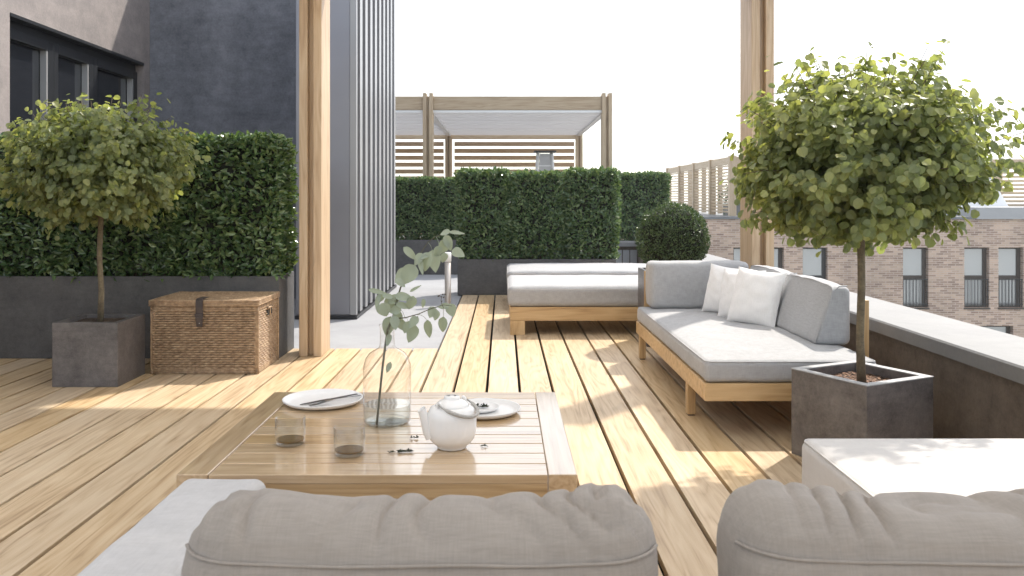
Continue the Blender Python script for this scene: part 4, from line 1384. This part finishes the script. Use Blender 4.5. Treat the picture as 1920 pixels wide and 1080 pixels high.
kn = ribbon(pts, (.001, .0055, .0085, .0085, .004, .005, .0055))
tag(kn.build('table_knife', M['dark_steel']), 'dark steel knife lying across the left plate', 'knife')
A, B = Vector((-.715, 3.145, TZ + .0075)), Vector((-.545, 3.255, TZ + .021))
fk = thing('table_fork', 'steel fork lying beside the knife on the left plate', 'fork', (A.x, A.y, A.z))
pts = [A.lerp(B, t) + Vector((0, 0, .006 * math.sin(PI * t))) for t in (.30, .38, .5, .75, 1)]
ribbon(pts, (.011, .009, .003, .0035, .006)).build('handle', M['steel'], fk)
dr = (B - A).normalized(); sd_ = Vector((-dr.y, dr.x, 0)).normalized()
for k in (-1.5, -.5, .5, 1.5):
    o = sd_ * (k * .0058)
    ribbon([A + o + Vector((0, 0, .001)), A.lerp(B, .15) + o + Vector((0, 0, .001)), A.lerp(B, .31) + o + Vector((0, 0, .0048))], (.001, .0017, .002), .002).build('tine', M['steel'], fk)

# vase
VX, VY = -.400, 2.935
vs_ = thing('glass_vase', 'large clear glass bottle vase with water on the coffee table', 'vase', (VX, VY, TZ), world=False)
m = MB()
r = .082
prof = [(.0005, .003), (.060, .002), (.074, .004), (.080, .012), (r, .03), (r, .185), (.080, .205), (.073, .226), (.060, .243), (.042, .254), (.030, .260), (.0255, .268), (.0245, .285), (.0245, .330), (.0275, .336), (.0275, .3405), (.0235, .3405)]
m.lathe(prof, n=56); m.build('bottle', M['vase_glass'], vs_, smooth=True)
m = MB(); m.lathe([(.0005, .0075), (.066, .007), (.074, .012), (.0785, .03), (.0785, .068), (.0005, .0675)], n=48); m.build('water', M['water'], vs_, smooth=False)
m = MB(); m.lathe([(.0005, .0032), (.058, .0025), (.071, .0045), (.077, .012), (.074, .0135), (.066, .0095), (.0005, .007)], n=48); m.build('thick_base', M['tumbler_glass'], vs_, smooth=True)

# glasses
def tumbler(label, x, y, h=.084, r=.0465):
    t = thing('tumbler', label, 'glass', (x, y, TZ), group='tea glasses', world=False)
    m = MB(); m.lathe([(.0005, .001), (r * .9, .001), (r * .965, .005), (r, .03), (r * 1.01, h), (r * .975, h + .0006), (r * .965, .03), (r * .92, .011), (.0005, .009)], n=44)
    m.build('glass_body', M['tumbler_glass'], t, smooth=True)
    m = MB(); m.lathe([(.0005, .0095), (r * .90, .0115), (r * .945, .0165), (.0005, .0166)], n=40); m.build('tea', M['tea'], t, smooth=False)
tumbler('tea glass standing furthest left, near the table side board', -.672, 2.69)
tumbler('tea glass standing nearer the camera below the vase', -.4655, 2.578)

# teapot
PX, PY = -.160, 2.650
tp = thing('teapot', 'white ceramic teapot with wire wrapped handle on the coffee table', 'teapot', (PX, PY, TZ), world=False)
m = MB()
prof = [(.0005, .001), (.044, .001), (.046, .004), (.047, .008), (.059, .016), (.070, .030), (.0755, .048), (.0765, .068), (.0762, .090), (.0742, .105), (.068, .116), (.058, .121), (.050, .1225), (.049, .121)]
m.lathe(prof, n=64); body = m.build('pot', M['ceramic'], tp, smooth=True)
m = MB(); m.lathe([(.0525, .1205), (.0535, .1225), (.050, .127), (.040, .135), (.028, .140), (.0245, .1415), (.0245, .1475), (.0225, .1495), (.0005, .1498)], n=48)
lid = m.build('lid', M['ceramic'], tp, smooth=True)
for s in (-1, 1):
    m = MB(); m.disc(.0042, .1501, (s * .010, 0, 0), 14); m.build('knob_hole', M['hole'], lid)
m = MB()
m.tube([(-.058, -.012, .040), (-.070, -.014, .060), (-.080, -.017, .083), (-.088, -.020, .103), (-.0925, -.021, .115)], [.026, .0225, .0165, .0130, .0128], 20, cap=False)
m.tube([(-.0925, -.021, .115), (-.0915, -.0205, .1135), (-.085, -.019, .098)], [.0128, .0102, .009], 20, cap=False)
m.build('spout', M['ceramic'], tp, smooth=True)
axd = Vector((.61, .79, 0)); out = Vector((.79, -.61, 0))
for s in (-1, 1):
    m = MB()
    c = axd * (s * .056)
    m.tube([c + axd * (.012 * s * (1 - abs(math.cos(PI * k / 8)))) * 0 + out * (.010 * math.cos(PI * k / 8)) + Vector((0, 0, .112 + .026 * math.sin(PI * k / 8))) for k in range(9)], .0042, 8)
    m.build('lug', M['ceramic'], tp, smooth=True)
pts = []
for k in range(33):
    a = PI * k / 32
    p = axd * (-.062 * math.cos(a)) * (1 + .12 * math.sin(a)) + out * (.088 * math.sin(a)) + Vector((0, 0, .133 - .030 * math.sin(a)))
    pts.append(p)
m = MB(); m.tube(pts, [.0028 if (k < 4 or k > 28) else .0050 + .0006 * (k % 2) for k in range(33)], 10)
hd = m.build('handle', M['handle_wire'], tp, smooth=True)

tp.scale = (1.0, 1.0, 1.07)
# herbs
def herb(label, cx, cy, n, spread, seed, z=TZ, big=1.0):
    rs = random.Random(seed); mb = MB()
    x = 0
    main = [Vector((cx - spread, cy, z + .002)), Vector((cx, cy + rs.uniform(-.004, .004), z + .004)), Vector((cx + spread, cy + rs.uniform(-.008, .008), z + .0025))]
    mb.tube(main, .0009, 5)
    for i in range(n):
        t = rs.random()
        b = main[0].lerp(main[2], t) + Vector((rs.gauss(0, .003), rs.gauss(0, .005), .001))
        for q in range(3):
            leaf_poly(mb, b, Vector((rs.gauss(0, 1), rs.gauss(0, 1), rs.uniform(.1, .8))), Vector((rs.gauss(0, .4), rs.gauss(0, .4), 1)), rs.uniform(.005, .010) * big, rs.uniform(.003, .0055) * big, .15, 'diamond')
    tag(mb.build('herb_sprig', M['herb']), label, 'herbs', 'loose herb sprigs')
def tp_(px, py, z=TZ):
    Y = 1600 * (EYE - z) / (py - 374); return ((px - 944) * Y / 1600, Y)
x, y = tp_(758, 849); herb('largest clump of dark herbs on the slats between second glass and teapot', x, y, 34, .022, 1)
x, y = tp_(735, 850); herb('thin sprig of herbs just left of the largest clump on the table', x, y, 7, .010, 2)
x, y = tp_(775, 822); herb('tiny sprig of herbs below the vase, left of the teapot spout', x, y, 5, .009, 3)
x, y = tp_(909, 837); herb('tiny sprig of herbs on the table right of the teapot', x, y, 5, .010, 4)
herb('bunch of dark green herbs lying in the small dish', -.088, 3.105, 30, .030, 5, TZ + .012, 1.7)

# eucalyptus
eu = thing('eucalyptus_branch', 'grey green eucalyptus branch with round leaves standing in the glass vase', 'branch', (VX, VY, TZ + .01))
def Z4(zx, zy, dy=0.0):
    """reading of the branch at full size, laid out round the vase's own depth"""
    return W(640 + zx / 3.6, 400 + zy / 3.6, VY + dy)
stem_pts = [W(706, 802, VY - .02), W(710, 760, VY - .015), W(716, 700, VY), W(722, 650, VY), W(727, 618, VY), Z4(350, 700), Z4(372, 600, .01), Z4(400, 500, .015), Z4(440, 430, .02), Z4(490, 350, .02), Z4(535, 270, .03), Z4(585, 195, .03), Z4(640, 155, .03), Z4(700, 135, .03)]
m = MB(); m.tube(stem_pts, [.0042] * 5 + [.0038, .0034, .0030, .0027, .0024, .002, .0017, .0014, .001], 8); stem = m.build('stem', M['stem'], eu, smooth=True)
m = MB(); m.tube([Z4(348, 712), Z4(430, 705, -.01), Z4(520, 680, -.02), Z4(600, 645, -.03), Z4(690, 618, -.03), Z4(745, 625, -.03)], [.0022, .002, .0017, .0015, .0012, .001], 6); m.build('side_twig', M['stem'], stem, smooth=True)
m = MB(); m.tube([Z4(690, 640, -.03), Z4(672, 590, -.03), Z4(680, 560, -.03)], [.001, .0009, .0008], 5)
rs = random.Random(9)
for i in range(11):
    c = Z4(672 + rs.uniform(-26, 34), 575 + rs.uniform(-28, 24), -.03 + rs.uniform(-.01, .01)); m.tube([c, c + Vector((.002, 0, .003))], [.0022, .0016], 6)
m.build('berries', M['twig'], stem, smooth=True)
# (x, y of leaf centre, length, width, angle of its axis clockwise from straight down, twist)
LV = [(466, 272, 118, 46, -45, 20), (452, 415, 150, 100, 35, 10), (400, 420, 120, 70, 40, 50), (626, 322, 150, 84, -10, 15), (580, 330, 130, 74, 20, 45), (722, 200, 110, 56, -20, 10), (690, 225, 110, 70, 30, 40), (790, 268, 95, 62, -65, 20), (782, 131, 105, 26, -84, 60), (700, 132, 70, 40, 70, 55),
      (690, 300, 70, 50, 10, 50), (288, 652, 92, 84, -20, 10), (246, 600, 110, 40, 10, 55), (250, 530, 130, 30, -75, 40), (352, 585, 90, 60, 60, 30), (425, 565, 120, 54, -80, 35), (470, 605, 100, 62, 20, 40), (425, 625, 110, 40, -75, 30), (362, 655, 80, 56, 80, 25), (500, 507, 90, 18, -120, 40),
      (540, 360, 110, 36, -10, 60), (318, 765, 130, 78, 10, 10), (318, 855, 80, 36, 10, 30), (410, 757, 100, 56, -40, 20), (486, 735, 90, 56, 40, 25), (478, 815, 120, 74, 25, 15), (588, 782, 128, 52, -5, 10), (686, 752, 112, 58, 5, 15), (742, 655, 90, 66, -20, 20), (690, 628, 80, 40, 80, 40),
      (610, 668, 76, 58, 20, 35), (553, 608, 60, 28, 5, 40), (360, 740, 90, 60, -10, 45), (310, 560, 70, 34, 100, 40), (560, 290, 80, 40, 70, 50), (330, 610, 96, 60, -35, 20), (400, 470, 80, 44, -50, 30), (520, 310, 90, 50, 30, 20), (650, 260, 86, 54, 20, 25), (385, 700, 86, 56, -30, 15), (440, 770, 84, 50, 20, 25), (640, 690, 70, 40, 15, 20), (270, 570, 84, 44, 40, 30)]
rs = random.Random(21)
for i, (zx, zy, ln, wd, ang, tw_) in enumerate(LV):
    l = ln / 3.6 / 1600 * VY * 1.08; w_ = wd / 3.6 / 1600 * VY * 1.2
    a = R(ang)
    dy = rs.uniform(-.035, .035)
    c = Z4(zx, zy, dy)
    ax = Vector((-math.sin(a), rs.uniform(-.35, .35), -math.cos(a))).normalized()
    nm = Vector((math.sin(R(tw_ * .6)) * rs.choice((-1, 1)), -1, math.sin(R(tw_)) * .7))
    mb = MB()
    # a curved leaf blade: rows across the midrib
    side = ax.cross(nm).normalized(); up = side.cross(ax).normalized()
    n = 9; vs = []; fs = []
    for k in range(n + 1):
        t = k / n
        hw = w_ * .5 * (math.sin(PI * t ** .78) ** .72 if 0 < t < 1 else 0.0) * (1.05 - .25 * t)
        cp = c + ax * (l * (t - .5)) - up * (.16 * l * (t - .4) ** 2)
        for s in (-1, -.5, 0, .5, 1):
            vs.append(tuple(cp + side * (hw * s) + up * (abs(s) * hw * .22)))
    for k in range(n):
        for s in range(4):
            fs.append((k * 5 + s, k * 5 + s + 1, (k + 1) * 5 + s + 1, (k + 1) * 5 + s))
    mb.add(vs, fs)
    st0 = c - ax * (l * .5)
    near_pt = min(stem_pts[4:] + [Z4(430, 705, -.01), Z4(520, 680, -.02), Z4(600, 645, -.03), Z4(690, 618, -.03)], key=lambda q: (q - st0).length)
    if (near_pt - st0).length < .05:
        mb.tube([near_pt, st0.lerp(near_pt, .4) + Vector((0, 0, .003)), st0 + ax * .004], [.0009, .0008, .0007], 5)
    mb.build('leaf', M['euc_leaf'], eu, smooth=True)
c = W(727, 688, VY - .03)
mb = MB(); leaf_poly(mb, c + Vector((.01, 0, .018)), Vector((-.35, 0, -1)), Vector((.2, -1, .2)), .042, .020, .1, 'oval'); mb.build('leaf', M['euc_leaf'], eu)

# ================================================================== BOLLARD LAMP
bl_ = thing('bollard_lamp', 'slim pale bollard lamp on the paving behind the eucalyptus branch', 'lamp', (-.585, 8.97, -.015), world=False)
m = MB(); m.lathe([(.033, .008), (.033, .46), (.0005, .461)], n=24); m.build('pole', M['lamp_pole'], bl_, smooth=True)
m = MB(); m.lathe([(.030, .462), (.037, .464), (.037, .552), (.030, .560), (.0005, .561)], n=24); m.build('lamp_head', M['lamp_glass'], bl_, smooth=True)
m = MB(); m.lathe([(.0005, .001), (.05, .001), (.05, .007), (.034, .0075)], n=24); m.build('base_plate', M['lamp_pole'], bl_)

# ------------------------------------------------------------------ thin haze volume added for the backlight glare
hm = bpy.data.materials.new('summer_haze'); hm.use_nodes = True
ht_ = hm.node_tree; ht_.nodes.remove(ht_.nodes['Principled BSDF'])
pv = ht_.nodes.new('ShaderNodeVolumePrincipled')
pv.inputs['Color'].default_value = (0.95, 0.95, 0.94, 1)
pv.inputs['Density'].default_value = 0.0015
pv.inputs['Anisotropy'].default_value = 0.55
ht_.links.new(pv.outputs[0], ht_.nodes['Material Output'].inputs['Volume'])
hz_ = MB(); hz_.box(-60, 90, -45, 120, -15.2, 6)
tag(hz_.build('haze', hm), kind='stuff')
